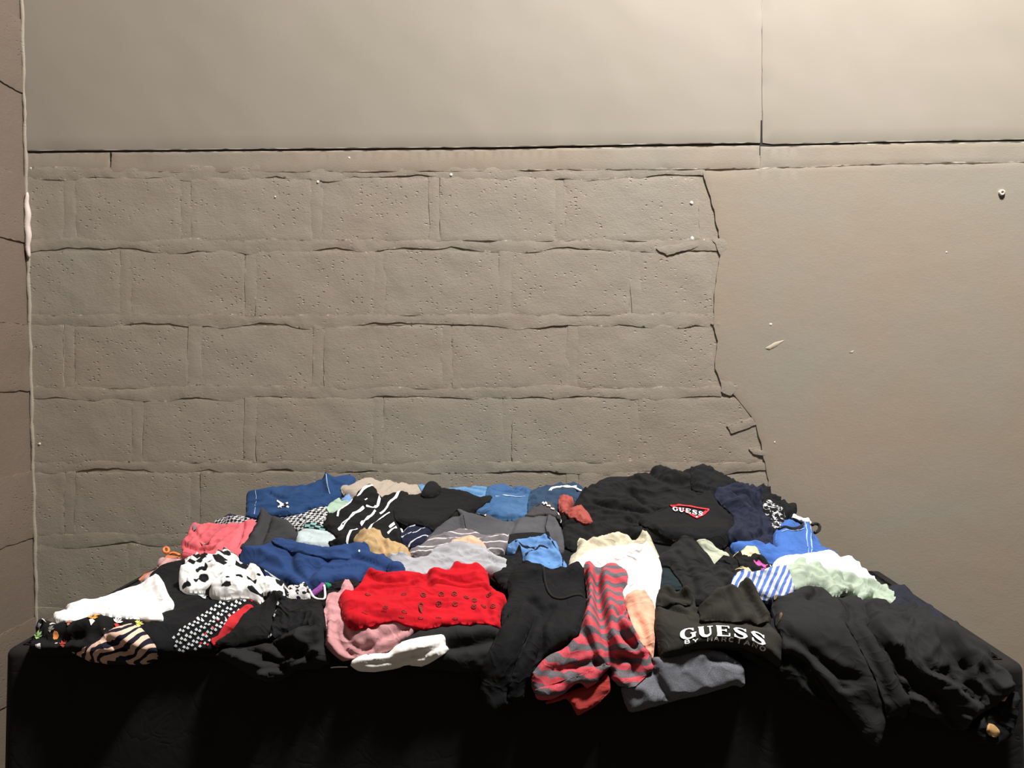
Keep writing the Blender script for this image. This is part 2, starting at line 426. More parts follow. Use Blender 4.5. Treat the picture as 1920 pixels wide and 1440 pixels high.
# cloth: profile swept around the three open sides of the table top
def cloth_profile(n):
    pts = []                              # (outward, z)
    for q in range(7):
        a = q / 6 * math.pi / 2; pts.append((-.016 + .018 * math.sin(a), TZ - .016 + .018 * math.cos(a)))
    for q in range(1, n): pts.append((.002 + .010 * q / n, TZ - .016 - (TZ - .03) * q / n))
    return pts
prof = cloth_profile(26)
path = []                                  # (x, y, outward dx, dy)
for y in np.linspace(YB, YF + .03, 26): path.append((TXL, y, -1, 0))
for a in np.linspace(0, math.pi / 2, 7)[1:-1]: path.append((TXL + .03 - .03 * math.cos(a), YF + .03 - .03 * math.sin(a), -math.cos(a), -math.sin(a)))
for x in np.linspace(TXL + .03, TXR - .03, 150): path.append((x, YF, 0, -1))
for a in np.linspace(0, math.pi / 2, 7)[1:-1]: path.append((TXR - .03 + .03 * math.sin(a), YF + .03 - .03 * math.cos(a), math.sin(a), -math.cos(a)))
for y in np.linspace(YF + .03, YB, 26): path.append((TXR, y, 1, 0))
V = []; UV = []; arc = 0; prev = None
for (x, y, dx, dy) in path:
    if prev is not None: arc += math.hypot(x - prev[0], y - prev[1])
    prev = (x, y)
    for (o_, z) in prof:
        fall = max(0, (TZ - z) / TZ)
        w = .012 * fall * (math.sin(arc * 9.0 + 1.3 * math.sin(arc * 3.1)) + .5 * math.sin(arc * 23 + z * 2)) + .012 * fall
        V.append((x + dx * (o_ + w), y + dy * (o_ + w), z)); UV.append((arc, z))
np_, nq = len(path), len(prof)
Fc = [tuple(q) for q in grid_faces(np_, nq)]
# top sheet
t0 = len(V); gx = np.linspace(TXL + .016, TXR - .016, 60); gy = np.linspace(YF + .016, YB, 20)
for x in gx:
    for y in gy: V.append((x, y, TZ + .002)); UV.append((x, y))
Fc += [tuple(q) for q in grid_faces(60, 20, t0)]
tc = mesh_obj('tablecloth', V, Fc, M_tcloth, uv=UV)
tag(tc, 'plain black cloth covering the long table down to the floor', 'tablecloth')

# ------------------------------------------------------------------ the heap as a height field
SIL = [  # silhouette pixel and the distance from the wall at which it stands
    (40, 1195, -.74), (60, 1160, -.68), (140, 1120, -.60), (250, 1082, -.50), (300, 1040, -.40), (340, 985, -.30), (420, 965, -.22), (480, 915, -.14), (560, 905, -.13), (650, 885, -.12),
    (760, 905, -.12), (900, 906, -.12), (1050, 906, -.12), (1130, 900, -.13), (1210, 878, -.14), (1310, 872, -.14), (1400, 900, -.13), (1490, 940, -.13),
    (1530, 985, -.17), (1570, 1030, -.22), (1640, 1080, -.32), (1700, 1108, -.40), (1780, 1165, -.52), (1860, 1205, -.64), (1905, 1255, -.74)]
CP = []
for (px, py, yy) in SIL:
    p = on_y([(px, py)], yy)[0]; CP.append((p[0], p[1], p[2] - .026))
for x in np.linspace(-1.15, 1.08, 9): CP.append((x, -.80, TZ + .035))
for x in (-.95, -.6, -.3, 0, .3, .6, .9):
    b = np.interp(x, [c[0] for c in CP[7:18]], [c[2] for c in CP[7:18]])
    CP.append((x, -.02, b - .035))
    if -.7 < x < .8:
        CP.append((x, -.55, TZ + .035 + (b - TZ - .035) * .45)); CP.append((x, -.35, TZ + .035 + (b - TZ - .035) * .74))
CP = np.array(CP)
def _tps(r): return np.where(r > 1e-9, r * r * np.log(r + 1e-12), 0)
n = len(CP); K = _tps(np.linalg.norm(CP[:, None, :2] - CP[None, :, :2], axis=2)) + np.eye(n) * .004
Pm = np.concatenate([np.ones((n, 1)), CP[:, :2]], 1)
A_ = np.block([[K, Pm], [Pm.T, np.zeros((3, 3))]])
co = np.linalg.solve(A_, np.concatenate([CP[:, 2], np.zeros(3)]))
def heap_raw(x, y):
    r = np.sqrt((x[..., None] - CP[:, 0]) ** 2 + (y[..., None] - CP[:, 1]) ** 2)
    return _tps(r) @ co[:n] + co[n] + co[n + 1] * x + co[n + 2] * y
def drop(d):
    d = np.maximum(d, 0); return 3.4 * d * d / (d + .06)
GX = np.arange(-1.42, 1.42, .006); GY = np.arange(-1.06, -.019, .0025)
gx, gy = np.meshgrid(GX, GY, indexing='ij')
HH = heap_raw(gx, gy)
HH = np.where(HH < TZ + .02, TZ + .02 - .02 * (1 - np.exp((HH - TZ - .02) / .02)), HH)   # never below the table top
HTOP = HH.copy()
HH = HH - drop(YF + .03 - gy) - drop(gx - TXR + .04) * 1.4 - drop(TXL + .01 - gx)
_gx, _gy = np.gradient(HH, .006, .0025); SLP = np.minimum(np.sqrt(1 + _gx ** 2 + _gy ** 2), 3.6)
def H(x, y, HH=HH):
    fx = np.clip((x - GX[0]) / .006, 0, len(GX) - 1.001); fy = np.clip((y - GY[0]) / .0025, 0, len(GY) - 1.001)
    i = fx.astype(int); j = fy.astype(int); a = fx - i; b = fy - j
    return (HH[i, j] * (1 - a) + HH[i + 1, j] * a) * (1 - b) + (HH[i, j + 1] * (1 - a) + HH[i + 1, j + 1] * a) * b
# arc-like parameter w = y + z, monotone from the hanging front up to the wall
W0, W1, DW = -.70, 1.12, .006
WG = np.arange(W0, W1, DW)
SY = np.empty((len(GX), len(WG))); SZ = np.empty_like(SY)
for i in range(len(GX)):
    wv = np.maximum.accumulate(GY + HH[i]) + np.arange(len(GY)) * 1e-9
    SY[i] = np.interp(WG, wv, GY); SZ[i] = np.interp(WG, wv, HH[i])
    over = WG > wv[-1]; SZ[i][over] += (WG[over] - wv[-1])          # straight up against the wall
    und = WG < wv[0]; SZ[i][und] -= (wv[0] - WG[und])
SX = np.repeat(GX[:, None], len(WG), 1)
POS = np.stack([SX, SY, SZ], -1)
def blur(a, r):
    for ax in (0, 1):
        c = np.cumsum(np.concatenate([np.repeat(np.take(a, [0], ax), r + 1, ax), a, np.repeat(np.take(a, [-1], ax), r, ax)], ax), ax)
        nn = a.shape[ax]; a = (np.take(c, range(2 * r + 1, 2 * r + 1 + nn), ax) - np.take(c, range(nn), ax)) / (2 * r + 1)
    return a
du = np.gradient(POS, axis=0); dv = np.gradient(POS, axis=1)
NRM = np.cross(du, dv); NRM /= np.linalg.norm(NRM, axis=-1, keepdims=True) + 1e-12
for c in range(3): NRM[..., c] = blur(blur(NRM[..., c], 4), 4)
NRM /= np.linalg.norm(NRM, axis=-1, keepdims=True) + 1e-12
def bil(G, p):
    fx = np.clip((p[:, 0] - GX[0]) / .006, 0, len(GX) - 1.001); fy = np.clip((p[:, 1] - W0) / DW, 0, len(WG) - 1.001)
    i = fx.astype(int); j = fy.astype(int); a = fx - i; b = fy - j
    if G.ndim == 3: a = a[:, None]; b = b[:, None]
    return (G[i, j] * (1 - a) + G[i + 1, j] * a) * (1 - b) + (G[i, j + 1] * (1 - a) + G[i + 1, j + 1] * a) * b
A = np.zeros((len(GX), len(WG)))           # thickness of clothes laid so far
TT = np.linspace(1.15, 2.85, 1500)
def to_param(px, off=.02):
    """pixel -> (x, w) of the place on the heap that is seen there"""
    d = ray(px); dep = d / np.abs(d[:, 1:2])            # unit step towards the wall
    ts = np.linspace(1.45, 2.56, 1400)
    X = CAM[0] + dep[:, 0:1] * ts; Y = CAM[1] + ts[None] + 0 * X; Z = CAM[2] + dep[:, 2:3] * ts
    g = Z - (H(X, Y) + off * H(X, Y, SLP))
    hit = g <= 0; ah = hit.any(1)
    k = np.where(ah, hit.argmax(1), g.argmin(1))
    r = np.arange(len(px)); k = np.clip(k, 1, None)
    x, y = X[r, k], Y[r, k]
    # foot of the point on the heap below it, along the heap's normal
    hz = H(x, y); q = np.stack([x, y + hz], 1); p = np.stack([x, y, np.where(ah, Z[r, k], hz + off * H(x, y, SLP))], 1)
    for _ in range(3):
        nn = bil(NRM, q); nn = nn / (np.linalg.norm(nn, axis=1)[:, None] + 1e-9)
        f = p - nn * off; q = np.stack([f[:, 0], f[:, 1] + f[:, 2]], 1)
    q[:, 1] += np.where(ah, 0, np.clip(g[r, k], 0, .10) * .75)
    return q
def chaikin(P, closed=True):
    P = np.asarray(P, float)
    Q = np.roll(P, -1, 0)
    a = .86 * P + .14 * Q; b = .14 * P + .86 * Q
    return np.stack([a, b], 1).reshape(-1, 2)
def Zm(ox, oy, s): return lambda pts: [(ox + x * s, oy + y * s) for x, y in pts]
Z1 = Zm(30, 860, 480 / 1571); Z2 = Zm(400, 860, 480 / 1571); Z3 = Zm(740, 860, 480 / 1571); Z4 = Zm(1000, 860, 480 / 1571)
Z5 = Zm(1300, 860, 620 / 1920); Z6 = Zm(850, 1040, 650 / 1920); Z7 = Zm(1400, 1050, 520 / 1920)

# ------------------------------------------------------------------ garment builder
GARM = {}
class Gar: pass
def garment(name, poly, mat, label=None, cat=None, parent=None, th=.010, edge=.010, amp=.008, lam=.05, st=3.0, ang=0.0, crum=.4,
            ridges=(), seed=None, cell=.0062, settle=.80, uvang=0.0, jag=.0022, lip=0.0, smooth=1, group=None, warp=.5):
    """one piece of clothing: outline on the heap, real thickness, folds, rolled edge"""
    global A
    seed = seed if seed is not None else (len(GARM) * 13 + 7)
    amp = amp * 1.45; edge = edge * .75; crum = min(.85, crum + .12)
    P0 = np.asarray(poly, float)
    for _ in range(smooth): P0 = chaikin(P0)
    P0 = resample(P0, 5.0)
    off = .022
    Ab = blur(blur(A, 3), 3)
    for it in range(2):
        P = to_param(P0, off)
        lo, hi = P.min(0), P.max(0)
        i0, i1 = np.searchsorted(GX, [lo[0], hi[0]]); j0, j1 = np.searchsorted(WG, [lo[1], hi[1]])
        i0 = max(i0 - 1, 0); j0 = max(j0 - 1, 0); i1 = min(i1 + 1, len(GX)); j1 = min(j1 + 1, len(WG))
        qx, qw = np.meshgrid(GX[i0:i1], WG[j0:j1], indexing='ij'); Q = np.stack([qx.ravel(), qw.ravel()], 1)
        ins = inside(P, Q)
        if ins.any(): off = float((Ab[i0:i1, j0:j1].ravel()[ins] * settle).mean() + th + .3 * amp)
    # even spacing in cloth space, slightly ragged edge
    P = resample(P, .006)
    keep = [0]
    for q in range(1, len(P)):
        if np.linalg.norm(P[q] - P[keep[-1]]) > .0025: keep.append(q)
    P = P[keep]
    P = P + 1.3 * jag * np.stack([noise(P[:, 0] * 38, P[:, 1] * 38, seed + 1) + .6 * noise(P[:, 0] * 95, P[:, 1] * 95, seed + 8), noise(P[:, 0] * 38, P[:, 1] * 38, seed + 2) + .6 * noise(P[:, 0] * 95, P[:, 1] * 95, seed + 9)], 1)
    rp = [(to_param(resample(chaikin2(r[0]), 6.0, False), off), r[1], r[2]) for r in ridges]
    ca, sa = math.cos(ang), math.sin(ang)
    def folds(q):
        a = q[:, 0] * ca + q[:, 1] * sa; b = -q[:, 0] * sa + q[:, 1] * ca
        b = b + .35 * lam * noise(a / (lam * 1.7), b / (lam * 1.7), seed + 3)
        n1 = noise(a / (lam * st), b / lam, seed); n2 = noise(a / (lam * st * .6) + 9, b / (lam * .55), seed + 4)
        drape = np.clip(.55 + .9 * n1, 0, 1.6) * .75 + .30 * np.abs(n2)
        wx = .45 * lam * noise(q[:, 0] / (lam * 1.3), q[:, 1] / (lam * 1.3), seed + 11); wy = .45 * lam * noise(q[:, 0] / (lam * 1.3) + 7, q[:, 1] / (lam * 1.3), seed + 12)
        def rid(sx, sy, sd, pw): return np.clip(1 - 1.9 * np.abs(noise((a + wx) / sx, (b + wy) / sy, sd)), 0, 1) ** pw
        cr = .95 * rid(lam * 2.2, lam * .9, seed + 5, 2.0) + .55 * rid(lam * 1.0, lam * .55, seed + 6, 2.2) + .35 * np.clip(.5 + n1, 0, 1.5)
        return amp * ((1 - crum) * drape + crum * cr)
    def offs(q, under, raw):
        d = pdist(P, q)
        e = np.clip(d / edge, 0, 1); prof = np.sqrt(np.clip(1 - (1 - e) ** 2, 0, 1))
        F = folds(q) * sstep(-.2 * edge, 2.2 * edge, d)
        o = under * settle + th * (.25 + .75 * prof) + F
        for (rl, am, wd) in rp:
            dd = pdist(rl, q, False); o = o + (1.6 if am < 0 else 1.2) * am * np.exp(-(dd / wd) ** 2) * np.clip(d / edge, .15, 1)
        if lip: o = o + lip * np.exp(-((d - edge * .6) / (edge * .6)) ** 2)
        return np.maximum(o, raw + .0055), F
    lo, hi = P.min(0), P.max(0)
    cx = np.arange(lo[0], hi[0] + cell, cell); cw = np.arange(lo[1], hi[1] + cell, cell * .95)
    qx, qw = np.meshgrid(cx, cw, indexing='ij'); qx = qx + (np.arange(len(cw))[None] % 2) * cell * .5
    Q = np.stack([qx.ravel(), qw.ravel()], 1); Q = Q[inside(P, Q)]
    if len(Q): Q = Q[pdist(P, Q) > .0062]
    t = np.roll(P, -1, 0) - np.roll(P, 1, 0); t /= np.linalg.norm(t, axis=1)[:, None] + 1e-9
    sgn = 1 if np.sum(P[:, 0] * np.roll(P[:, 1], -1) - np.roll(P[:, 0], -1) * P[:, 1]) > 0 else -1
    nr = np.stack([-t[:, 1], t[:, 0]], 1) * sgn
    ring = P + nr * .0032; ring = ring[inside(P, ring)]; ring = ring[pdist(P, ring) > .0022]
    V2, Fc, _ = triangulate(P, np.concatenate([Q, ring]))
    cen = np.array([V2[list(f)].mean(0) for f in Fc]); okf = inside(P, cen) | (pdist(P, cen) < .0015)
    Fc = [f for f, k_ in zip(Fc, okf) if k_]
    Araw = bil(A, V2); und = bil(Ab, V2)
    o, F = offs(V2, und, Araw)
    base = bil(POS, V2); nrm = bil(NRM, V2); nrm /= np.linalg.norm(nrm, axis=1)[:, None]
    top = base + nrm * o[:, None]
    top[:, 1] = np.minimum(top[:, 1], -.008)
    cnt = set()
    for f in Fc:
        for a, b in zip(f, list(f[1:]) + [f[0]]): cnt.add((a, b))
    bd = [(a, b) for (a, b) in cnt if (b, a) not in cnt]
    ids = sorted({a for e in bd for a in e}); nV = len(V2); mp = {a: nV + k for k, a in enumerate(ids)}
    low = base[ids] + nrm[ids] * (Araw[ids] - .005)[:, None]; low[:, 1] = np.minimum(low[:, 1], -.006)
    verts = np.concatenate([top, low])
    faces = [list(f) for f in Fc] + [[b, a, mp[a], mp[b]] for a, b in bd]
    cu, su = math.cos(uvang), math.sin(uvang)
    u = V2[:, 0] + warp * F * nrm[:, 0]; w_ = V2[:, 1] + warp * F
    UV = np.stack([u * cu + w_ * su + seed * .137, -u * su + w_ * cu + seed * .071], 1)
    UV = np.concatenate([UV, UV[ids]])
    ob = mesh_obj(name, verts, faces, mat, parent, uv=UV)
    if label: tag(ob, label, cat, group)
    # lay it on the heap
    i0, i1 = np.searchsorted(GX, [lo[0], hi[0]]); j0, j1 = np.searchsorted(WG, [lo[1], hi[1]])
    i1 = min(i1 + 1, len(GX)); j1 = min(j1 + 1, len(WG))
    qx, qw = np.meshgrid(GX[i0:i1], WG[j0:j1], indexing='ij'); Q = np.stack([qx.ravel(), qw.ravel()], 1)
    ins = inside(P, Q)
    if ins.any():
        o2, _ = offs(Q[ins], bil(Ab, Q[ins]), bil(A, Q[ins]))
        sub = A[i0:i1, j0:j1].ravel().copy(); sub[ins] = o2; A[i0:i1, j0:j1] = sub.reshape(i1 - i0, j1 - j0)
    g = Gar(); g.ob = ob; g.off = off; g.UV = UV; g.seed = seed
    GARM[name + str(len(GARM))] = g
    return g
def chaikin2(P):
    P = np.asarray(P, float)
    if len(P) < 3: return P
    out = [P[0]]
    for a, b in zip(P[:-1], P[1:]): out += [.75 * a + .25 * b, .25 * a + .75 * b]
    return np.array(out + [P[-1]])
def surf(px, off=.02, lift=.002):
    q = to_param(np.atleast_2d(px), off)
    o = bil(A, q)
    q = to_param(np.atleast_2d(px), float(np.mean(o)))
    o = bil(A, q) + lift
    nn = bil(NRM, q); nn /= np.linalg.norm(nn, axis=1)[:, None]
    p = bil(POS, q) + nn * o[:, None]; p[:, 1] = np.minimum(p[:, 1], -.004)
    return p
def cord(name, px, r, mat, g, lift=None, closed=False, parts=True):
    q = resample(chaikin2(px) if not closed else chaikin(px), 4.0, closed)
    P = surf(q, g.off, r * .7 if lift is None else lift)
    for _ in range(2):
        P[1:-1] = .5 * P[1:-1] + .25 * (P[:-2] + P[2:])
    V, Fc = tube_geo(P, r, 7, closed)
    return mesh_obj(name, V, Fc, mat, g.ob)
def ribbon(px, wpx, m=2):
    """polyline of pixels with half widths -> quads in pixel space"""
    P = np.asarray(px, float); n_ = len(P); wv = np.full(n_, wpx) if np.isscalar(wpx) else np.asarray(wpx, float)
    t = np.empty_like(P); t[1:-1] = P[2:] - P[:-2]; t[0] = P[1] - P[0]; t[-1] = P[-1] - P[-2]
    t /= np.linalg.norm(t, axis=1)[:, None] + 1e-9; nn = np.stack([-t[:, 1], t[:, 0]], 1)
    rows = [P + nn * (wv * (2 * q / m - 1))[:, None] for q in range(m + 1)]
    V = np.stack(rows, 1).reshape(-1, 2)
    return V, grid_faces(n_, m + 1).tolist()
def decal(name, pieces, mat, g, lift=.0022, kind=None):
    V = []; Fc = []; o = 0
    for v_, f_ in pieces:
        V.append(np.asarray(v_, float)); Fc += [[i + o for i in f] for f in f_]; o += len(v_)
    px = np.concatenate(V)
    P = surf(px, g.off, lift)
    ob = mesh_obj(name, P, Fc, mat, g.ob)
    me = ob.data
    import bmesh
    bm = bmesh.new(); bm.from_mesh(me)
    vw = Vector(CAM) - Vector(ob['_c'])
    for fc in bm.faces:
        if fc.normal.dot(vw) < 0: fc.normal_flip()
    bm.to_mesh(me); bm.free()
    if kind: ob['kind'] = kind
    return ob
def fan(P):
    P = np.asarray(P, float); return np.concatenate([P, P.mean(0)[None]]), [[k, (k + 1) % len(P), len(P)] for k in range(len(P))]
def seam(name, px, mat, g, w=.7, lift=.0018):
    q = resample(chaikin2(px), 5.0, False); return decal(name, [ribbon(q, w, 1)], mat, g, lift)

# ------------------------------------------------------------------ fabrics
B1 = cloth('black_jersey', (.0095, .0095, .0105)); B2 = cloth('black_cotton', (.0115, .0114, .012), wr=1.3); B3 = cloth('black_crepe', (.019, .0187, .0187), wr=.8)
B4 = cloth('black_knit', (.0105, .0105, .011), bump=.6, wr=.6); B5 = cloth('soft_black_viscose', (.021, .0208, .0212), wr=.8)
NAVY = cloth('navy_cotton', (.021, .024, .048)); NAVYD = cloth('dark_navy_twill', (.020, .022, .034))
M = {}
M['denim'] = cloth('mid_blue_denim', (.017, .057, .165), (.032, .085, .215), 'denim', bump=.5, wr=.7)
M['denim_l'] = cloth('light_blue_denim', (.13, .29, .52), (.22, .40, .63), 'denim', bump=.5, wr=.7)
M['denim_m'] = cloth('washed_blue_denim', (.045, .12, .27), (.10, .21, .39), 'denim', bump=.5, wr=.7)
M['denim_d'] = cloth('dark_blue_denim', (.026, .055, .105), (.04, .085, .15), 'denim', bump=.5, wr=.9)
M['denim_g'] = cloth('grey_denim', (.075, .075, .083), (.125, .125, .135), 'denim', bump=.5, wr=.6)
M['denim_b'] = cloth('bright_blue_denim', (.055, .155, .50), (.085, .21, .60), 'denim', bump=.5, wr=.6)
M['chambray'] = cloth('chambray', (.15, .33, .68), (.05, .09, .22), 'motif', scale=46, th=.70, wr=1.2)
M['white'] = cloth('white_cotton', (1.45, 1.44, 1.42)); M['pinkwhite'] = cloth('blush_white_jersey', (1.46, 1.42, 1.41), wr=.7)
M['ivory'] = cloth('ivory_knit', (1.45, 1.40, 1.32), wr=.8); M['lace'] = cloth('white_eyelet', (1.45, 1.42, 1.38), (1.0, .96, .88), 'motif', scale=150, th=.66, bump=.6, wr=1.4)
M['cream'] = cloth('cream_linen', (.74, .67, .50), wr=1.5); M['beige'] = cloth('beige_chiffon', (.50, .42, .34), wr=1.0)
M['coral'] = cloth('coral_pink_jersey', (.95, .17, .20)); M['orange'] = cloth('orange_jersey', (.86, .27, .12)); M['rose'] = cloth('dusty_rose_viscose', (.76, .37, .385), wr=1.3)
M['palepink'] = cloth('pale_pink_cotton', (.78, .45, .43)); M['red'] = cloth('red_crepe', (.66, .003, .014), wr=1.2); M['peach'] = cloth('peach_cotton', (1.1, .55, .37), wr=1.0)
M['rust'] = cloth('terracotta_satin', (.42, .085, .065), rough=.7); M['tan'] = cloth('tan_cotton', (.62, .42, .21))
M['char'] = cloth('charcoal_jersey', (.052, .050, .054), wr=.6); M['lgrey'] = cloth('light_grey_jersey', (.50, .50, .53)); M['mauve'] = cloth('grey_mauve_cotton', (.21, .185, .20), (.78, .75, .76), 'stripe', per=.028, duty=.16, dist=.014)
M['navystripe'] = cloth('navy_pinstripe', (.013, .015, .040), (.75, .76, .80), 'stripe', per=.030, duty=.10, ang=1.0, dist=.008)
M['heather'] = cloth('heather_grey_wool', (.12, .125, .145), (.24, .245, .275), 'heather', bump=.6, wr=.5)
M['redstripe'] = cloth('red_grey_stripe_knit', (.74, .062, .092), (.125, .12, .135), 'stripe', per=.036, duty=.46, dist=.018, heather=True, wr=.5, bump=.5)
M['bluestripe'] = cloth('blue_white_stripe', (.82, .83, .86), (.11, .21, .62), 'stripe', per=.0145, duty=.48, ang=.9, dist=.010)
M['olive'] = cloth('olive_grey_fleece', (.033, .031, .024), wr=.7); M['bluenavy'] = cloth('royal_navy_cotton', (.024, .062, .195), wr=.9)
M['cow'] = cloth('cow_print', (1.3, 1.28, 1.25), (.010, .010, .011), 'cow', scale=27); M['cow2'] = cloth('cow_print_fine', (.80, .78, .76), (.012, .012, .013), 'cow', scale=80)
M['zebra'] = cloth('peach_zebra_print', (1.1, .74, .56), (.014, .013, .030), 'stripe', per=.021, duty=.46, dist=.060, dscale=17, ang=.6); M['hound'] = cloth('houndstooth_knit', (.012, .012, .013), (.74, .74, .75), 'check', scale=105, bump=.6)
FC = [(.75, .27, .08), (.62, .58, .60), (.45, .03, .04), (.70, .55, .14), (.20, .32, .12), (.35, .42, .55)]
M['floral'] = cloth('dark_floral_print', (.010, .010, .010), None, 'floral', cols=FC, scale=34, size=.20, frac=.30)
M['gold'] = cloth('gold_floral_print', (.012, .012, .012), None, 'floral', cols=[(.62, .52, .28), (.60, .50, .27), (.55, .08, .30), (.66, .58, .36)], scale=20, size=.50, frac=.75)
M['sage'] = cloth('sage_cotton', (.50, .60, .47), wr=1.2); M['mint'] = cloth('mint_cotton', (.45, .62, .48)); M['sagepale'] = cloth('pale_sage_cotton', (.62, .66, .50))
M['ice'] = cloth('pale_ice_blue_jersey', (.62, .72, .73)); M['sky'] = cloth('sky_blue_cotton', (.22, .38, .75)); M['teal'] = cloth('dark_teal_jersey', (.018, .030, .036))
M['bwprint'] = cloth('black_white_scrawl_print', (.012, .012, .013), (.80, .80, .82), 'motif', scale=90, th=.54)
M['lacebk'] = cloth('black_lace', (.011, .011, .012), bump=1.0, wr=1.6); M['purple'] = cloth('violet_strap_fabric', (.42, .10, .45)); M['green'] = cloth('green_strap_fabric', (.02, .28, .14))
M['yellow'] = cloth('mustard_print', (.62, .48, .20))
P_white = flat('white_print', (.80, .80, .80), .7); P_red = flat('red_print', (.62, .02, .03), .6); P_lozenge = flat('dark_lozenge_print', (.16, .020, .015), .8)
P_spade = flat('grey_white_print', (.50, .53, .55), .8); P_stitch = flat('pale_stitching', (.28, .36, .48), .8); P_cord = flat('white_cord', (.80, .80, .77), .8)
P_gold = flat('brass_button', (.75, .52, .30), .35, 1.0); P_pearl = flat('white_beads', (.80, .78, .78), .4); P_black = flat('black_beads', (.012, .012, .014), .3)
P_orange = flat('orange_cord', (.85, .22, .06), .7); P_brown = flat('tan_patch_fill', (.33, .20, .075), .6); P_trim = cloth('red_trim_fabric', (.70, .03, .04)); P_dark = flat('dark_stitch', (.01, .01, .012), .9)
P_peach2 = flat('peach_patch_fill', (.62, .38, .25), .6)
HP = math.pi / 2

# ------------------------------------------------------------------ under layers
garment('black_trousers', Z2([(560, 760), (900, 730), (1200, 700), (1400, 720), (1560, 900), (1560, 1180), (1400, 1300), (900, 1290), (640, 1200), (580, 1000)]), B2, 'black trousers lying beneath the red skirt and the pink top', 'trousers', th=.008, amp=.008, lam=.07)
garment('black_cardigan', Z3([(560, 480), (700, 455), (900, 450), (1080, 430), (1300, 420), (1300, 620), (1080, 700), (900, 760), (720, 800), (600, 740), (540, 640)]), B1, 'black cardigan showing in the gaps around the blue chambray blouse', 'cardigan', th=.008, amp=.007, lam=.06)
garment('black_skirt', Z5([(-350, 420), (100, 420), (300, 500), (330, 760), (260, 1100), (-100, 1150), (-350, 800)]), B2, 'black skirt lying under the olive sweatshirt and the black blouse', 'skirt', th=.008, amp=.008, lam=.06)
garment('black_leggings', Z1([(855, 1212), (880, 1188), (1000, 1180), (1220, 1172), (1290, 1190), (1260, 1210), (1000, 1212), (870, 1228)]), B3, 'flat black leggings on the table edge below the black spade-print skirt', 'leggings', th=.008, edge=.006, amp=.002, settle=.5)
garment('black_jumper', Z7([(-80, 420), (300, 380), (700, 300), (1300, 480), (1700, 620), (1800, 850), (1500, 1060), (1000, 1020), (700, 960), (480, 870), (250, 800), (-60, 640)]), B1, 'black jumper lying under the black trousers on the right of the heap', 'jumper', th=.010, amp=.008, lam=.07)

# ------------------------------------------------------------------ back left
garment('navy_shorts', Z1([(1220, 392), (1240, 375), (1280, 345), (1310, 328), (1350, 340), (1390, 362), (1420, 400), (1300, 430), (1220, 410)]), NAVY, 'small dark navy garment peeking out behind the coral shirt', 'shorts', th=.012, amp=.004)
garment('houndstooth_scarf', Z2([(-20, 398), (30, 385), (90, 368), (190, 352), (300, 350), (430, 348), (530, 335), (600, 305), (700, 278), (730, 330), (720, 400), (640, 425), (560, 440), (480, 430), (300, 410), (100, 412), (0, 410)]), M['hound'], 'black and white houndstooth scarf below the ripped blue jeans', 'scarf', th=.010, amp=.007, lam=.035, ang=.6, uvang=.6)
g = garment('blue_jeans', Z2([(188, 300), (190, 250), (200, 162), (255, 153), (300, 160), (430, 168), (560, 165), (640, 132), (690, 100), (735, 84), (748, 66), (800, 66), (850, 70), (880, 96), (878, 122), (842, 148), (832, 175), (790, 185), (780, 205), (705, 240), (690, 272), (640, 288), (560, 308), (520, 335), (430, 348), (320, 348), (290, 368), (200, 362)]), M['denim'],
    'mid-blue ripped jeans folded at the back left of the heap', 'jeans', th=.016, edge=.012, amp=.007, lam=.07, st=2, ang=.3, jag=.001,
    ridges=[(Z2([(340, 210), (380, 235), (440, 255)]), -.006, .008), (Z2([(690, 100), (700, 170), (715, 200)]), .010, .008), (Z2([(700, 120), (760, 150), (830, 160)]), .008, .010), (Z2([(480, 300), (560, 260), (660, 230)]), -.005, .010)])
seam('stitching', Z2([(262, 162), (262, 230), (258, 355)]), P_stitch, g, .5); seam('stitching', Z2([(695, 110), (700, 165), (712, 198)]), P_stitch, g, .6)
decal('rip', [ribbon(Z2([(395, 268), (425, 282), (462, 295)]), 1.3, 1), ribbon(Z2([(395, 293), (430, 285), (460, 275)]), 1.0, 1), ribbon(Z2([(410, 275), (415, 298)]), .8, 1)], P_white, g)
decal('rip_hole', [fan(Z2([(432, 284), (444, 277), (456, 286), (446, 297)]))], P_dark, g, .003)
garment('beige_blouse', Z2([(780, 190), (790, 178), (840, 170), (860, 150), (900, 130), (940, 114), (980, 130), (1010, 142), (1035, 127), (1090, 145), (1130, 150), (1190, 137), (1250, 152), (1290, 190), (1250, 230), (1120, 260), (980, 250), (860, 230), (800, 205)]), M['beige'], 'sheer beige blouse crumpled on the ridge between two pairs of blue jeans', 'blouse', th=.012, amp=.010, lam=.05, ang=HP, st=2)
g = garment('light_jeans', Z3([(140, 150), (150, 130), (180, 124), (250, 116), (330, 124), (440, 129), (545, 158), (600, 178), (600, 215), (560, 240), (520, 250), (430, 235), (280, 215), (160, 190)]), M['denim_l'], 'light blue jeans folded in layers on the back ridge', 'jeans', th=.018, edge=.012, amp=.004, lam=.05,
    ridges=[(Z3([(260, 150), (400, 165), (560, 190)]), -.010, .006), (Z3([(230, 172), (380, 190), (520, 218)]), -.010, .006), (Z3([(300, 135), (440, 150), (560, 172)]), -.008, .005)])
seam('stitching', Z3([(300, 132), (420, 142), (540, 168)]), flat('white_stitching', (.6, .66, .74), .8), g, .5)
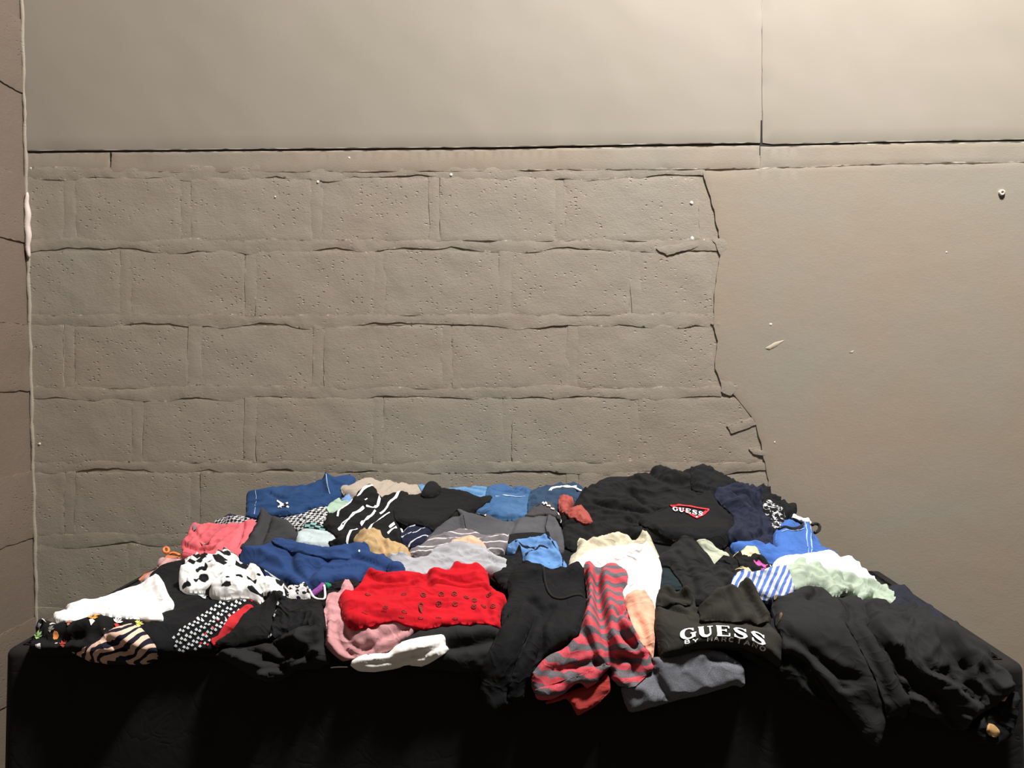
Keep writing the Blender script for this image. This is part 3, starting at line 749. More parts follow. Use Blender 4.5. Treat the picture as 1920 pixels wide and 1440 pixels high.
g = garment('washed_jeans', Z3([(565, 190), (585, 165), (620, 148), (690, 144), (770, 158), (845, 180), (850, 230), (830, 345), (700, 355), (560, 340), (495, 312), (520, 280), (560, 240)]), M['denim_m'], 'washed mid-blue jeans bunched at the centre of the back ridge', 'jeans', th=.016, amp=.010, lam=.05, st=2, ang=.2,
    ridges=[(Z3([(600, 205), (700, 200), (830, 212)]), -.012, .008), (Z3([(690, 150), (720, 180), (800, 200)]), -.008, .006)])
seam('stitching', Z3([(620, 226), (700, 230), (800, 236)]), P_stitch, g, .5)
g = garment('denim_shirt', Z3([(815, 335), (825, 260), (830, 210), (860, 182), (900, 172), (915, 140), (950, 132), (990, 134), (1040, 160), (1060, 144), (1120, 154), (1180, 182), (1200, 240), (1100, 290), (1000, 300), (930, 330), (840, 345)]), M['denim_d'], 'dark denim shirt with a white drawstring at the back of the heap', 'shirt', th=.014, amp=.010, lam=.045, crum=.6)
cord('drawstring', Z3([(952, 208), (952, 195), (975, 180), (1010, 178), (1035, 172), (1080, 182), (1118, 180)]), .0042, P_cord, g)
cord('drawstring', Z3([(1020, 165), (1035, 175), (1060, 190), (1100, 188), (1145, 202)]), .0034, P_cord, g)

# ------------------------------------------------------------------ back right: black garments
garment('black_hoodie', Z4([(170, 520), (185, 420), (160, 330), (250, 275), (300, 210), (360, 150), (450, 118), (600, 94), (668, 88), (688, 55), (740, 38), (820, 45), (890, 76), (950, 62), (985, 50), (1000, 70), (1080, 90), (1200, 140), (1330, 200), (1330, 330), (1260, 460), (1190, 530), (1000, 545), (850, 520), (720, 500), (600, 480), (520, 470), (330, 510), (240, 570)]), B2,
    'big black hoodie spread over the highest part of the heap', 'hoodie', th=.016, edge=.016, amp=.014, lam=.075, st=2.5, ang=-.35, crum=.45,
    ridges=[(Z4([(580, 180), (640, 260), (800, 330)]), -.012, .012), (Z4([(330, 230), (520, 200), (700, 120)]), .008, .02), (Z4([(380, 280), (560, 310), (760, 330)]), -.012, .010), (Z4([(420, 340), (600, 360), (780, 420)]), .012, .014),
            (Z4([(350, 430), (480, 400), (640, 380)]), .008, .012), (Z4([(700, 60), (760, 130), (900, 160)]), -.010, .012), (Z4([(820, 100), (950, 140), (1080, 150)]), .008, .012)])
garment('black_leggings', Z5([(-20, 60), (5, 12), (50, 28), (66, 58), (92, 44), (112, 70), (160, 95), (240, 150), (340, 165), (380, 138), (425, 118), (452, 160), (480, 205), (500, 192), (522, 242), (578, 233), (622, 268), (622, 302), (570, 335), (500, 350), (400, 300), (300, 240), (130, 230), (-10, 190)]), B1,
    'black leggings trailing down the right shoulder of the heap', 'leggings', th=.014, edge=.012, amp=.012, lam=.045, crum=.6, ang=-.5)
g = garment('white_bralette', Z5([(115, 40), (122, 30), (134, 42), (130, 58), (150, 65), (165, 82), (160, 97), (135, 92), (118, 70)]), M['white'], 'scrap of white fabric sticking up behind the black leggings', 'top', th=.010, edge=.008, amp=.003, settle=1)
garment('white_sock', Z5([(510, 228), (525, 222), (545, 235), (556, 240), (540, 250), (515, 245)]), M['white'], 'tiny white garment edge poking out of the black leggings on the right', 'sock', th=.008, edge=.006, amp=.002, settle=1)
garment('scrawl_print_top', Z5([(375, 285), (400, 268), (430, 262), (480, 285), (525, 305), (550, 345), (560, 390), (520, 410), (490, 380), (450, 330)]), M['bwprint'], 'black top with a white scrawl print beside the navy blouse', 'top', th=.010, amp=.006, lam=.03)
g = garment('guess_logo_tshirt'.replace('guess_', ''), Z4([(640, 370), (760, 310), (830, 268), (960, 232), (1080, 190), (1110, 215), (1150, 275), (1200, 330), (1245, 380), (1235, 440), (1190, 505), (1060, 520), (930, 500), (800, 470), (690, 430)]), B1,
    'black t-shirt with a red triangle logo and white lettering', 't-shirt', th=.014, edge=.014, amp=.008, lam=.10, st=2.5, ang=.35, crum=.15, ridges=[(Z4([(1090, 180), (1130, 260), (1200, 350)]), .006, .015)])
LOGO = g
garment('navy_blouse', Z5([(120, 215), (150, 185), (200, 178), (260, 172), (330, 178), (370, 190), (402, 222), (396, 268), (440, 300), (480, 340), (494, 400), (482, 450), (508, 512), (440, 518), (380, 532), (330, 515), (310, 490), (260, 478), (210, 472), (196, 440), (225, 400), (245, 370), (230, 320), (180, 285), (135, 250)]), NAVY,
    'crumpled dark navy blouse to the right of the triangle logo t-shirt', 'blouse', th=.016, edge=.014, amp=.016, lam=.045, crum=.55, ang=-.9,
    ridges=[(Z5([(200, 285), (280, 280), (370, 330), (380, 420)]), .012, .012), (Z5([(240, 230), (330, 240), (400, 300), (430, 400)]), -.010, .010), (Z5([(330, 470), (400, 420), (470, 400)]), -.010, .010)])
g = garment('bright_blue_jeans', Z5([(215, 512), (260, 505), (330, 515), (420, 520), (500, 512), (482, 450), (492, 400), (530, 362), (570, 343), (602, 334), (652, 350), (690, 372), (702, 412), (742, 462), (756, 500), (802, 515), (862, 556), (830, 590), (760, 590), (620, 600), (520, 600), (420, 580), (300, 550), (230, 540)]), M['denim_b'],
    'bright blue jeans on the right slope of the heap', 'jeans', th=.014, edge=.012, amp=.006, lam=.06, ang=-.8, ridges=[(Z5([(650, 360), (672, 450), (690, 540)]), .008, .006), (Z5([(700, 420), (740, 500), (830, 550)]), -.006, .008)])
for off_ in (0, 16): seam('stitching', Z5([(648 + off_, 365), (664 + off_, 450), (672 + off_, 540)]), P_stitch, g, .6)
seam('waistband_seam', Z5([(510, 425), (560, 418), (640, 408)]), P_stitch, g, .5)
cord('beaded_strap', Z5([(495, 408), (540, 405), (590, 408), (632, 395), (635, 375), (600, 372), (560, 352)]), .0042, P_black, g)
cord('beaded_strap', Z5([(690, 385), (700, 378), (728, 380), (738, 400), (722, 428), (704, 430)]), .0050, P_black, g)
garment('white_vest', Z5([(585, 318), (600, 318), (608, 332), (645, 352), (668, 348), (688, 366), (680, 380), (640, 362), (600, 345)]), M['white'], 'white garment edge above the waistband of the bright blue jeans', 'vest', th=.010, edge=.008, amp=.003)

# ------------------------------------------------------------------ middle row, left to right
g = garment('orange_top', Z1([(752, 748), (768, 728), (800, 702), (850, 682), (872, 655), (858, 630), (880, 604), (915, 600), (960, 606), (1010, 600), (1040, 640), (1000, 700), (900, 760), (800, 770)]), M['palepink'], 'pale pink top with an orange drawstring at the left edge of the heap', 'top', th=.012, edge=.010, amp=.006, lam=.03)
decal('orange_trim', [ribbon(Z1([(757, 742), (790, 712), (845, 690)]), 3.2, 2), ribbon(Z1([(915, 596), (950, 600), (1005, 612)]), 3.6, 2)], M['orange'], g, .004)
cord('drawstring_loop', Z1([(922, 592), (912, 575), (925, 560), (942, 562), (950, 580), (940, 595)]), .0036, P_orange, g, closed=True, lift=.010)
cord('drawstring', Z1([(945, 590), (965, 580), (985, 588), (1005, 596)]), .004, P_orange, g)
g = garment('coral_shirt', Z1([(1000, 520), (1005, 495), (1040, 460), (1058, 400), (1100, 376), (1130, 390), (1220, 395), (1290, 405), (1380, 395), (1462, 374), (1466, 400), (1424, 480), (1384, 550), (1330, 590), (1240, 600), (1130, 612), (1040, 605), (1000, 592), (1012, 545)]), M['coral'],
    'coral pink v-neck t-shirt folded beside the charcoal leggings', 't-shirt', th=.018, edge=.014, amp=.008, lam=.045, ang=1.2, st=2.5, ridges=[(Z1([(1080, 420), (1130, 500), (1170, 535), (1230, 510)]), -.006, .006), (Z1([(1020, 520), (1090, 560), (1200, 555)]), -.008, .008), (Z1([(1400, 400), (1370, 480), (1340, 545)]), -.007, .007)])
decal('neck_tag', [fan(Z1([(1128, 512), (1160, 528), (1205, 510), (1165, 540)]))], P_white, g); decal('neck_lining', [fan(Z1([(1085, 410), (1112, 418), (1108, 435), (1085, 438)]))], flat('grey_lining', (.30, .26, .27), .8), g)
garment('ice_blue_top', Z2([(485, 478), (510, 450), (545, 434), (620, 428), (720, 440), (765, 456), (760, 500), (700, 530), (600, 540), (520, 520)]), M['ice'], 'pale ice-blue top just above the blue shirt', 'top', th=.012, amp=.005, lam=.04)
g = garment('teal_check_scarf', Z2([(555, 408), (620, 400), (720, 408), (725, 425), (640, 432), (565, 430)]), cloth('teal_check', (.012, .014, .015), (.25, .50, .47), 'check', scale=70), 'thin strip of teal checked scarf beside the striped black knit', 'scarf', th=.008, edge=.006, amp=.003)
garment('charcoal_leggings', Z2([(160, 535), (210, 470), (235, 420), (262, 385), (290, 335), (320, 312), (345, 340), (410, 358), (460, 378), (500, 415), (515, 440), (500, 475), (410, 505), (300, 520), (230, 540)]), M['char'], 'smooth charcoal leggings between the coral shirt and the houndstooth scarf', 'leggings', th=.018, edge=.016, amp=.008, lam=.06, ang=.7, crum=.2,
    ridges=[(Z2([(320, 325), (300, 400), (250, 480)]), .010, .012), (Z2([(350, 360), (320, 430), (290, 500)]), -.008, .008)])
garment('sky_blue_top', Z2([(780, 250), (800, 232), (832, 222), (850, 240), (840, 275), (800, 280)]), M['sky'], 'small sky-blue scrap beside the mint top', 'top', th=.010, edge=.006, amp=.003)
garment('mint_top', Z2([(698, 325), (700, 275), (740, 250), (772, 234), (790, 256), (835, 262), (815, 300), (760, 325), (710, 335)]), M['mint'], 'small mint green top beneath the blue jeans and striped black knit', 'top', th=.010, edge=.008, amp=.005, lam=.03)
g = garment('striped_black_knit', Z2([(700, 505), (730, 490), (770, 478), (720, 440), (685, 420), (678, 370), (690, 340), (760, 310), (850, 250), (880, 212), (940, 172), (968, 163), (1000, 195), (1012, 238), (1100, 220), (1160, 205), (1215, 232), (1200, 300), (1140, 370), (1160, 430), (1178, 505), (1000, 515), (860, 510), (780, 520)]), B4,
    'black knit with thin white diagonal stripes', 'sweater', th=.016, edge=.012, amp=.012, lam=.06, ang=.9, ridges=[(Z2([(940, 300), (1010, 290), (1060, 230)]), -.008, .008), (Z2([(860, 260), (940, 280), (1010, 240)]), .008, .012)])
for rb in [ribbon(resample(chaikin2(Z2(q)), 4, False), 1.9, 1) for q in [[(765, 425), (830, 370), (870, 340), (925, 302)], [(762, 352), (772, 318), (850, 258), (900, 215), (978, 188)], [(818, 502), (850, 450), (884, 418)], [(905, 405), (950, 370), (995, 322)], [(955, 435), (1000, 380), (1082, 344)],
    [(938, 298), (1000, 296), (1022, 252)], [(1022, 330), (1060, 305), (1080, 270), (1112, 255), (1142, 214)], [(1138, 338), (1165, 290), (1208, 232)], [(690, 388), (683, 355), (700, 335)], [(1070, 458), (1125, 420)], [(1158, 502), (1166, 450), (1154, 415)], [(1080, 420), (1112, 398)], [(930, 250), (945, 240)]]]: decal('white_stripe', [rb], P_white, g)
garment('navy_striped_shirt', Z3([(40, 470), (60, 430), (110, 385), (160, 375), (235, 410), (200, 470), (190, 505), (90, 520), (45, 515)]), M['navystripe'], 'navy shirt with white pinstripes in front of the black sweater', 'shirt', th=.012, amp=.010, lam=.04, ang=.8)
g = garment('black_sweater', Z3([(-5, 330), (30, 265), (60, 232), (130, 212), (178, 190), (230, 180), (290, 190), (420, 200), (520, 232), (600, 236), (588, 265), (510, 300), (400, 320), (310, 372), (230, 415), (130, 395), (40, 385), (0, 380)]), B4, 'plain black knit sweater with a rolled collar', 'sweater', th=.018, edge=.014, amp=.006, lam=.09, ang=.2, crum=.15)
garment('rolled_collar', Z3([(160, 205), (176, 175), (190, 142), (215, 128), (242, 124), (272, 142), (286, 175), (275, 196), (235, 212), (190, 215)]), B4, parent=g.ob, th=.022, edge=.018, amp=.002)
g = garment('grey_jeans', Z3([(185, 485), (250, 420), (350, 350), (410, 345), (378, 313), (430, 318), (560, 335), (680, 370), (790, 350), (880, 335), (940, 300), (985, 325), (1012, 400), (1032, 470), (1045, 570), (980, 590), (880, 560), (700, 560), (480, 560), (300, 540), (200, 510)]), M['denim_g'],
    'washed charcoal grey jeans in the middle of the heap', 'jeans', th=.016, edge=.010, amp=.006, lam=.08, ang=.3, crum=.2, jag=.001, ridges=[(Z3([(412, 345), (425, 400), (435, 450)]), .007, .007), (Z3([(735, 365), (715, 420), (700, 480)]), -.007, .008), (Z3([(560, 338), (700, 362), (860, 340)]), .006, .006), (Z3([(950, 350), (930, 420), (945, 490)]), .006, .006)])
seam('stitching', Z3([(940, 345), (922, 420), (935, 480)]), P_dark, g, .6); seam('stitching', Z3([(420, 350), (432, 400), (440, 440)]), P_dark, g, .6)
g = garment('waistband', Z3([(795, 335), (820, 318), (880, 288), (905, 268), (960, 263), (1000, 298), (1018, 345), (985, 335), (900, 335), (850, 345)]), cloth('brown_grey_denim', (.07, .065, .068)), parent=g.ob, th=.012, edge=.008, amp=.003)
decal('beads', [fan([(x + 2.0 * math.cos(a), y + 1.6 * math.sin(a)) for a in np.linspace(0, 6.28, 7)[:-1]]) for x, y in Z3([(912, 292), (920, 300), (932, 298), (940, 308), (952, 305), (965, 316), (975, 314), (1000, 330), (1008, 340), (1015, 350)])] + [ribbon(Z3([(495, 325), (530, 335), (560, 348)]), 1.6, 1)], P_pearl, g, .004, kind='stuff')
garment('black_vest', Z3([(690, 480), (720, 468), (850, 460), (950, 465), (960, 490), (840, 500), (700, 520)]), B2, 'strip of black vest between the grey jeans and the chambray blouse', 'vest', th=.008, edge=.007, amp=.003)
garment('mauve_stripe_top', Z3([(85, 525), (180, 490), (290, 465), (410, 433), (480, 440), (560, 480), (640, 478), (705, 475), (695, 530), (660, 560), (560, 575), (440, 570), (300, 560), (180, 575), (90, 545)]), M['mauve'], 'grey mauve top with wavy white stripes below the grey jeans', 'top', th=.012, edge=.009, amp=.008, lam=.03, ang=.2)
garment('peach_vest', Z3([(322, 540), (345, 502), (410, 490), (470, 478), (520, 500), (565, 535), (552, 560), (470, 555), (380, 560)]), M['peach'], 'small peach vest lying on the mauve striped top', 'vest', th=.010, edge=.008, amp=.006, lam=.03)
g = garment('terracotta_strap_top', Z4([(148, 275), (162, 208), (200, 212), (235, 222), (246, 245), (208, 278), (212, 300), (290, 284), (312, 290), (332, 330), (368, 385), (352, 412), (300, 394), (240, 372), (202, 335), (192, 305), (160, 292)]), M['rust'], 'small terracotta satin top on the black hoodie', 'top', th=.012, edge=.009, amp=.010, lam=.025, crum=.6)

garment('tan_top', Z2([(855, 492), (900, 462), (940, 438), (982, 428), (1022, 450), (1042, 480), (1100, 495), (1192, 510), (1218, 580), (1190, 612), (1070, 615), (1000, 600), (940, 570), (890, 530)]), M['tan'], 'tan cotton top above the navy shirt', 'top', th=.016, edge=.012, amp=.014, lam=.035, crum=.5, ang=.5, ridges=[(Z2([(950, 450), (1000, 480), (1050, 520), (1040, 580)]), -.010, .008), (Z2([(900, 480), (980, 500), (1040, 560)]), .008, .008)])
garment('light_grey_tshirt', Z3([(-60, 615), (0, 605), (100, 595), (210, 580), (270, 540), (360, 535), (460, 550), (550, 560), (600, 588), (690, 608), (705, 652), (640, 692), (590, 690), (500, 660), (380, 660), (220, 690), (150, 705), (60, 690), (-40, 650)]), M['lgrey'], 'light grey t-shirt lying above the red skirt', 't-shirt', th=.014, edge=.010, amp=.009, lam=.04, ang=.15, ridges=[(Z3([(220, 590), (280, 600), (380, 590)]), .006, .008), (Z3([(580, 620), (640, 640), (690, 640)]), -.008, .006), (Z3([(600, 650), (640, 665), (680, 655)]), -.008, .005)])
g = garment('chambray_blouse', Z3([(685, 545), (700, 520), (745, 500), (840, 490), (920, 484), (980, 500), (1012, 560), (1052, 610), (1064, 660), (1045, 700), (920, 712), (850, 700), (795, 680), (770, 705), (740, 715), (722, 708), (735, 668), (785, 630), (790, 585), (755, 555)]), M['chambray'],
    'blue chambray blouse with dark embroidery', 'blouse', th=.016, edge=.012, amp=.010, lam=.035, crum=.5, ridges=[(Z3([(910, 490), (960, 540), (1030, 610), (1030, 690)]), .008, .006), (Z3([(790, 640), (850, 680), (900, 690)]), .008, .008)])
seam('dark_piping', Z3([(925, 490), (975, 540), (1035, 600), (1030, 660)]), P_dark, g, 1.0); seam('embroidery', Z3([(800, 570), (850, 560), (900, 530), (960, 555)]), P_dark, g, .9); seam('embroidery', Z3([(740, 512), (800, 530), (860, 545)]), P_dark, g, .8); cord('tie_loop', Z3([(735, 690), (725, 705), (745, 712), (752, 695)]), .0028, M['denim_l'], g)
garment('black_strap_top', Z3([(690, 625), (740, 580), (765, 560), (785, 595), (775, 638), (735, 668), (722, 705), (690, 765), (640, 740), (600, 690), (640, 690), (690, 660)]), B2, 'black strappy top between the light grey t-shirt and chambray blouse', 'top', th=.010, edge=.008, amp=.006, lam=.03)

# ------------------------------------------------------------------ middle right
garment('cream_blouse', Z4([(190, 700), (215, 640), (228, 580), (268, 550), (275, 515), (288, 488), (310, 492), (330, 502), (440, 465), (520, 444), (590, 458), (622, 492), (690, 464), (732, 490), (760, 560), (772, 605), (740, 640), (600, 620), (400, 640), (260, 720)]), M['cream'], 'cream gathered blouse between the black hoodie and the white lace top', 'blouse', th=.018, edge=.012, amp=.012, lam=.035, crum=.55, ang=.7, ridges=[(Z4([(300, 505), (360, 540), (450, 530), (560, 480)]), -.008, .008), (Z4([(640, 490), (690, 500), (730, 550)]), .010, .010)])
garment('dark_teal_top', Z4([(770, 780), (776, 690), (790, 640), (850, 640), (905, 705), (945, 795), (870, 800)]), M['teal'], 'dark teal top edge between the white lace top and black blouse', 'top', th=.010, amp=.004)
garment('pale_sage_top', Z5([(8, 498), (60, 498), (130, 513), (218, 538), (205, 560), (175, 582), (155, 615), (120, 615), (70, 580), (30, 535)]), M['sagepale'], 'pale sage scarf end below the navy blouse', 'scarf', th=.010, edge=.008, amp=.006, lam=.035, ang=-.5)
garment('lace_camisole', Z5([(120, 610), (150, 590), (180, 560), (215, 560), (260, 570), (280, 620), (250, 680), (225, 740), (160, 760), (110, 690)]), M['lacebk'], 'black lace top beside the gold floral print', 'top', th=.012, amp=.008, lam=.03, crum=.7)
garment('gold_floral_top', Z5([(230, 560), (262, 540), (300, 518), (360, 528), (410, 556), (460, 588), (478, 615), (440, 645), (380, 672), (335, 680), (262, 690), (232, 672), (245, 640), (288, 640), (262, 600)]), M['gold'], 'black top with a gold floral print', 'top', th=.016, edge=.010, amp=.012, lam=.03, crum=.6)
garment('black_blouse', Z4([(755, 605), (800, 560), (850, 505), (920, 490), (990, 500), (1060, 560), (1130, 640), (1190, 680), (1245, 702), (1235, 790), (1180, 840), (1080, 860), (1000, 870), (940, 790), (900, 720), (840, 650), (790, 640)]), B3, 'smooth black blouse between the white lace top and the gold floral top', 'blouse', th=.016, edge=.016, amp=.012, lam=.07, ang=-.7, ridges=[(Z4([(880, 580), (960, 700), (1000, 820)]), -.008, .010), (Z4([(1080, 600), (1110, 700), (1200, 780)]), -.010, .012)])
garment('white_blouse', Z5([(465, 612), (478, 582), (540, 570), (620, 560), (700, 550), (770, 538), (830, 570), (870, 558), (912, 543), (960, 590), (1020, 650), (1085, 715), (1080, 745), (980, 730), (860, 690), (740, 690), (640, 660), (550, 660), (490, 645)]), M['white'], 'bright white blouse on the right slope below the blue jeans', 'blouse', th=.016, edge=.014, amp=.010, lam=.06, ang=-.5)
garment('sage_top', Z5([(505, 640), (530, 624), (560, 626), (585, 604), (612, 598), (642, 608), (640, 636), (680, 624), (710, 624), (742, 656), (800, 660), (855, 664), (950, 698), (1040, 716), (1080, 724), (1122, 708), (1160, 750), (1192, 790), (1202, 822), (1150, 842), (1090, 832), (1058, 812), (1100, 792), (1060, 765), (1010, 790), (970, 775), (985, 755), (940, 745), (872, 748), (876, 768), (830, 768), (780, 728), (700, 712), (620, 735), (580, 735), (545, 670)]), M['sage'],
    'crumpled sage green top lying on the white blouse', 'top', th=.014, edge=.008, amp=.009, lam=.05, crum=.5, ang=-.4, jag=.003, ridges=[(Z5([(600, 610), (640, 645), (620, 690)]), .005, .010), (Z5([(690, 640), (760, 690), (820, 740)]), .005, .012), (Z5([(850, 660), (870, 700), (930, 720)]), -.010, .008)])
garment('blue_stripe_shirt', Z5([(214, 768), (228, 720), (242, 690), (300, 672), (360, 668), (430, 640), (455, 622), (520, 622), (560, 668), (600, 745), (560, 775), (470, 800), (380, 780), (300, 770), (250, 785)]), M['bluestripe'], 'blue and white striped shirt above the olive sweatshirt', 'shirt', th=.014, edge=.010, amp=.010, lam=.05, ang=.3, uvang=.3, ridges=[(Z5([(430, 660), (440, 720), (500, 760)]), -.010, .008)])
garment('eyelet_blouse', Z4([(195, 705), (240, 645), (330, 582), (480, 542), (600, 530), (720, 558), (770, 608), (788, 640), (784, 700), (772, 775), (752, 905), (700, 870), (640, 840), (560, 850), (540, 780), (480, 740), (400, 730), (330, 710), (260, 715)]), M['lace'], 'white eyelet lace top, brightest garment in the middle of the heap', 'top', th=.018, edge=.014, amp=.009, lam=.05, ang=.3, crum=.4)

# ------------------------------------------------------------------ front left
g = garment('floral_dress', Z1([(42, 1200), (44, 1150), (52, 1115), (85, 1050), (100, 990), (140, 960), (210, 962), (300, 975), (400, 930), (520, 920), (700, 950), (810, 1000), (860, 1080), (850, 1180), (790, 1215), (680, 1235), (480, 1230), (330, 1200), (200, 1192), (90, 1205)]), M['floral'], 'black dress with small colourful flowers at the front left table corner', 'dress', th=.030, edge=.024, amp=.016, lam=.06, ang=.2, ridges=[(Z1([(120, 1080), (240, 1110), (400, 1100)]), -.012, .012), (Z1([(100, 1150), (260, 1160), (450, 1150)]), .010, .012)])
for (x, y, r_, c1, c2_) in [(440, 1020, 50, (.80, .34, .07), (.72, .70, .66)), (600, 1030, 40, (.70, .68, .66), (.50, .05, .05)), (735, 1030, 34, (.72, .60, .14), (.72, .60, .14)), (305, 1030, 30, (.35, .16, .10), (.35, .16, .10)), (125, 1095, 36, (.22, .38, .14), (.22, .38, .14)), (285, 1135, 34, (.45, .06, .05), (.45, .06, .05)), (560, 962, 22, (.30, .38, .48), (.30, .38, .48)), (172, 998, 18, (.75, .73, .72), (.75, .73, .72)), (200, 1060, 26, (.30, .27, .24), (.30, .27, .24))]:
    pet = []
    for q in range(5):
        an = -2.7 + q * .62 + random.uniform(-.15, .15); L = r_ * random.uniform(.75, 1.1)
        ux, uy = math.cos(an), math.sin(an); vx, vy = -uy, ux
        pet.append(fan(Z1([(x, y), (x + ux * L * .6 + vx * L * .14, y + uy * L * .6 + vy * L * .14), (x + ux * L, y + uy * L), (x + ux * L * .6 - vx * L * .14, y + uy * L * .6 - vy * L * .14)])))
    decal('printed_flower', pet, flat('flower_print', c1, .8), g, .003, kind='stuff')
    decal('printed_flower', [fan(Z1([(x - r_ * .4, y + r_ * .1), (x, y + r_ * .05), (x + r_ * .4, y + r_ * .2), (x + r_ * .05, y + r_ * .55)]))], flat('flower_print', c2_, .8), g, .0035)
g = garment('spade_print_skirt', Z1([(790, 770), (820, 722), (900, 664), (1000, 628), (1060, 600), (1200, 600), (1350, 690), (1470, 800), (1470, 880), (1400, 930), (1300, 1050), (1240, 1140), (1225, 1190), (1000, 1205), (840, 1205), (790, 1080), (800, 1000), (880, 900)]), B1, 'black skirt printed with rows of small grey-white spades', 'skirt', th=.018, edge=.014, amp=.010, lam=.08, ang=.7, st=4, crum=.15)
SP = Z1([(955, 1105), (975, 1165), (1030, 1185), (1110, 1178), (1180, 1120), (1290, 1000), (1430, 880), (1420, 835), (1330, 845), (1200, 885), (1110, 970), (1000, 1055)])
sp = []
for i in range(-2, 26):
    for j in range(-9, 9):
        x = 955 + i * 28 + (j % 2) * 14 + j * 7; y = 1165 - i * 18.5 + j * 25
        p = Z1([(x, y)])[0]
        if inside(np.array(SP), np.array([p]))[0]:
            s_ = 2.9; red = random.random() < .0
            sp.append(fan([(p[0] + a * s_, p[1] + b * s_) for a, b in [(0, -1.1), (.55, -.45), (1.05, .15), (.85, .7), (.25, .55), (.3, 1.0), (-.3, 1.0), (-.25, .55), (-.85, .7), (-1.05, .15), (-.55, -.45)]]))
decal('printed_spades', sp, P_spade, g, kind='stuff')
decal('printed_flower', [fan(Z1(q)) for q in [[(1115, 835), (1140, 828), (1160, 845), (1140, 852)], [(1150, 835), (1185, 830), (1190, 850), (1165, 848)], [(1140, 852), (1170, 850), (1165, 868), (1148, 862)]]], P_spade, g)
decal('red_specks', [fan(Z1([(x - 9, y), (x, y - 9), (x + 9, y), (x, y + 8)])) for x, y in [(1160, 1075), (1205, 1040), (1235, 990), (1135, 1130), (1310, 970), (1250, 1080), (1205, 1105), (1180, 1140), (1445, 865)]], P_red, g, kind='stuff')
garment('red_trim', Z1([(1206, 1112), (1255, 1085), (1288, 1020), (1388, 933), (1452, 892), (1460, 918), (1405, 965), (1325, 1035), (1275, 1095), (1236, 1150), (1215, 1145)]), P_trim, parent=g.ob, th=.008, edge=.006, amp=.002)
g = garment('zebra_scarf', Z1([(300, 1190), (350, 1160), (420, 1140), (470, 1105), (520, 1062), (580, 1042), (640, 1032), (720, 1048), (780, 1090), (828, 1150), (792, 1212), (740, 1240), (680, 1255), (560, 1245), (480, 1252), (400, 1235), (330, 1215)]), M['zebra'], 'peach scarf with navy zebra stripes crumpled on the front table edge', 'scarf', th=.034, edge=.040, amp=.014, lam=.05, crum=.5, ang=-.5, ridges=[(Z1([(480, 1090), (600, 1130), (720, 1200)]), -.010, .010), (Z1([(540, 1060), (680, 1090), (800, 1150)]), .010, .014)])
garment('white_tshirt', Z1([(206, 950), (225, 924), (283, 916), (290, 880), (400, 855), (530, 838), (610, 800), (680, 778), (750, 760), (820, 745), (888, 736), (918, 790), (932, 840), (972, 890), (966, 922), (892, 946), (888, 1002), (790, 1008), (740, 988), (650, 962), (540, 932), (440, 914), (390, 937), (330, 982), (280, 994), (225, 986)]), M['pinkwhite'],
    'folded white t-shirt lying on the floral dress at the left', 't-shirt', th=.022, edge=.014, amp=.006, lam=.06, ang=.4, jag=.0012, ridges=[(Z1([(290, 890), (330, 930), (440, 900), (560, 915), (700, 950)]), -.005, .006), (Z1([(890, 740), (880, 820), (930, 900)]), .005, .01)])
# ------------------------------------------------------------------ centre
g = garment('navy_shirt', Z2([(135, 572), (200, 550), (340, 520), (368, 492), (480, 484), (560, 505), (700, 522), (800, 510), (880, 510), (952, 540), (958, 572), (1040, 590), (1085, 622), (1162, 640), (1175, 672), (1152, 704), (1060, 690), (1000, 710), (930, 690), (890, 745), (760, 750), (680, 775), (600, 795), (520, 770), (450, 730), (300, 670), (160, 610)]), M['bluenavy'],
    'royal navy blue button shirt across the left centre', 'shirt', th=.020, edge=.016, amp=.012, lam=.08, ang=-.25, crum=.25, ridges=[(Z2([(480, 580), (460, 640), (560, 740)]), -.010, .012), (Z2([(700, 620), (600, 680), (590, 780)]), -.007, .010), (Z2([(860, 600), (960, 620), (1060, 680)]), -.009, .010), (Z2([(220, 580), (330, 590), (420, 640)]), .010, .014)])
garment('collar', Z2([(360, 520), (372, 492), (430, 488), (500, 510), (620, 545), (740, 545), (830, 545), (850, 580), (835, 608), (760, 600), (640, 590), (500, 560), (430, 545)]), M['bluenavy'], parent=g.ob, th=.012, edge=.010, amp=.006, lam=.04, ridges=[(Z2([(400, 515), (520, 550), (650, 575), (830, 580)]), -.008, .008)])
garment('cuff', Z2([(1055, 660), (1085, 638), (1162, 638), (1175, 672), (1150, 702), (1085, 692)]), M['bluenavy'], parent=g.ob, th=.014, edge=.010, amp=.002, ridges=[(Z2([(1085, 670), (1120, 660), (1160, 672)]), -.012, .010)])
decal('button', [fan([(x + 1.6 * math.cos(a), y + 1.6 * math.sin(a)) for a in np.linspace(0, 6.28, 9)[:-1]]) for x, y in Z2([(896, 570)])], P_white, g)
garment('black_camisole', Z2([(640, 800), (720, 760), (800, 745), (900, 740), (920, 780), (860, 820), (780, 830), (720, 850), (700, 900), (640, 880)]), M['lacebk'], 'black lace camisole tucked between the navy shirt and the red skirt', 'camisole', th=.010, amp=.006, lam=.03, crum=.7)
g = garment('violet_strap', Z2([(592, 792), (610, 784), (690, 764), (705, 775), (700, 790), (650, 802), (600, 818)]), M['purple'], 'violet strap with a green tip above the dusty rose top', 'strap', th=.010, edge=.006, amp=.002)
garment('green_tip', Z2([(684, 770), (712, 758), (722, 775), (700, 792)]), M['green'], parent=g.ob, th=.008, edge=.005, amp=.001)
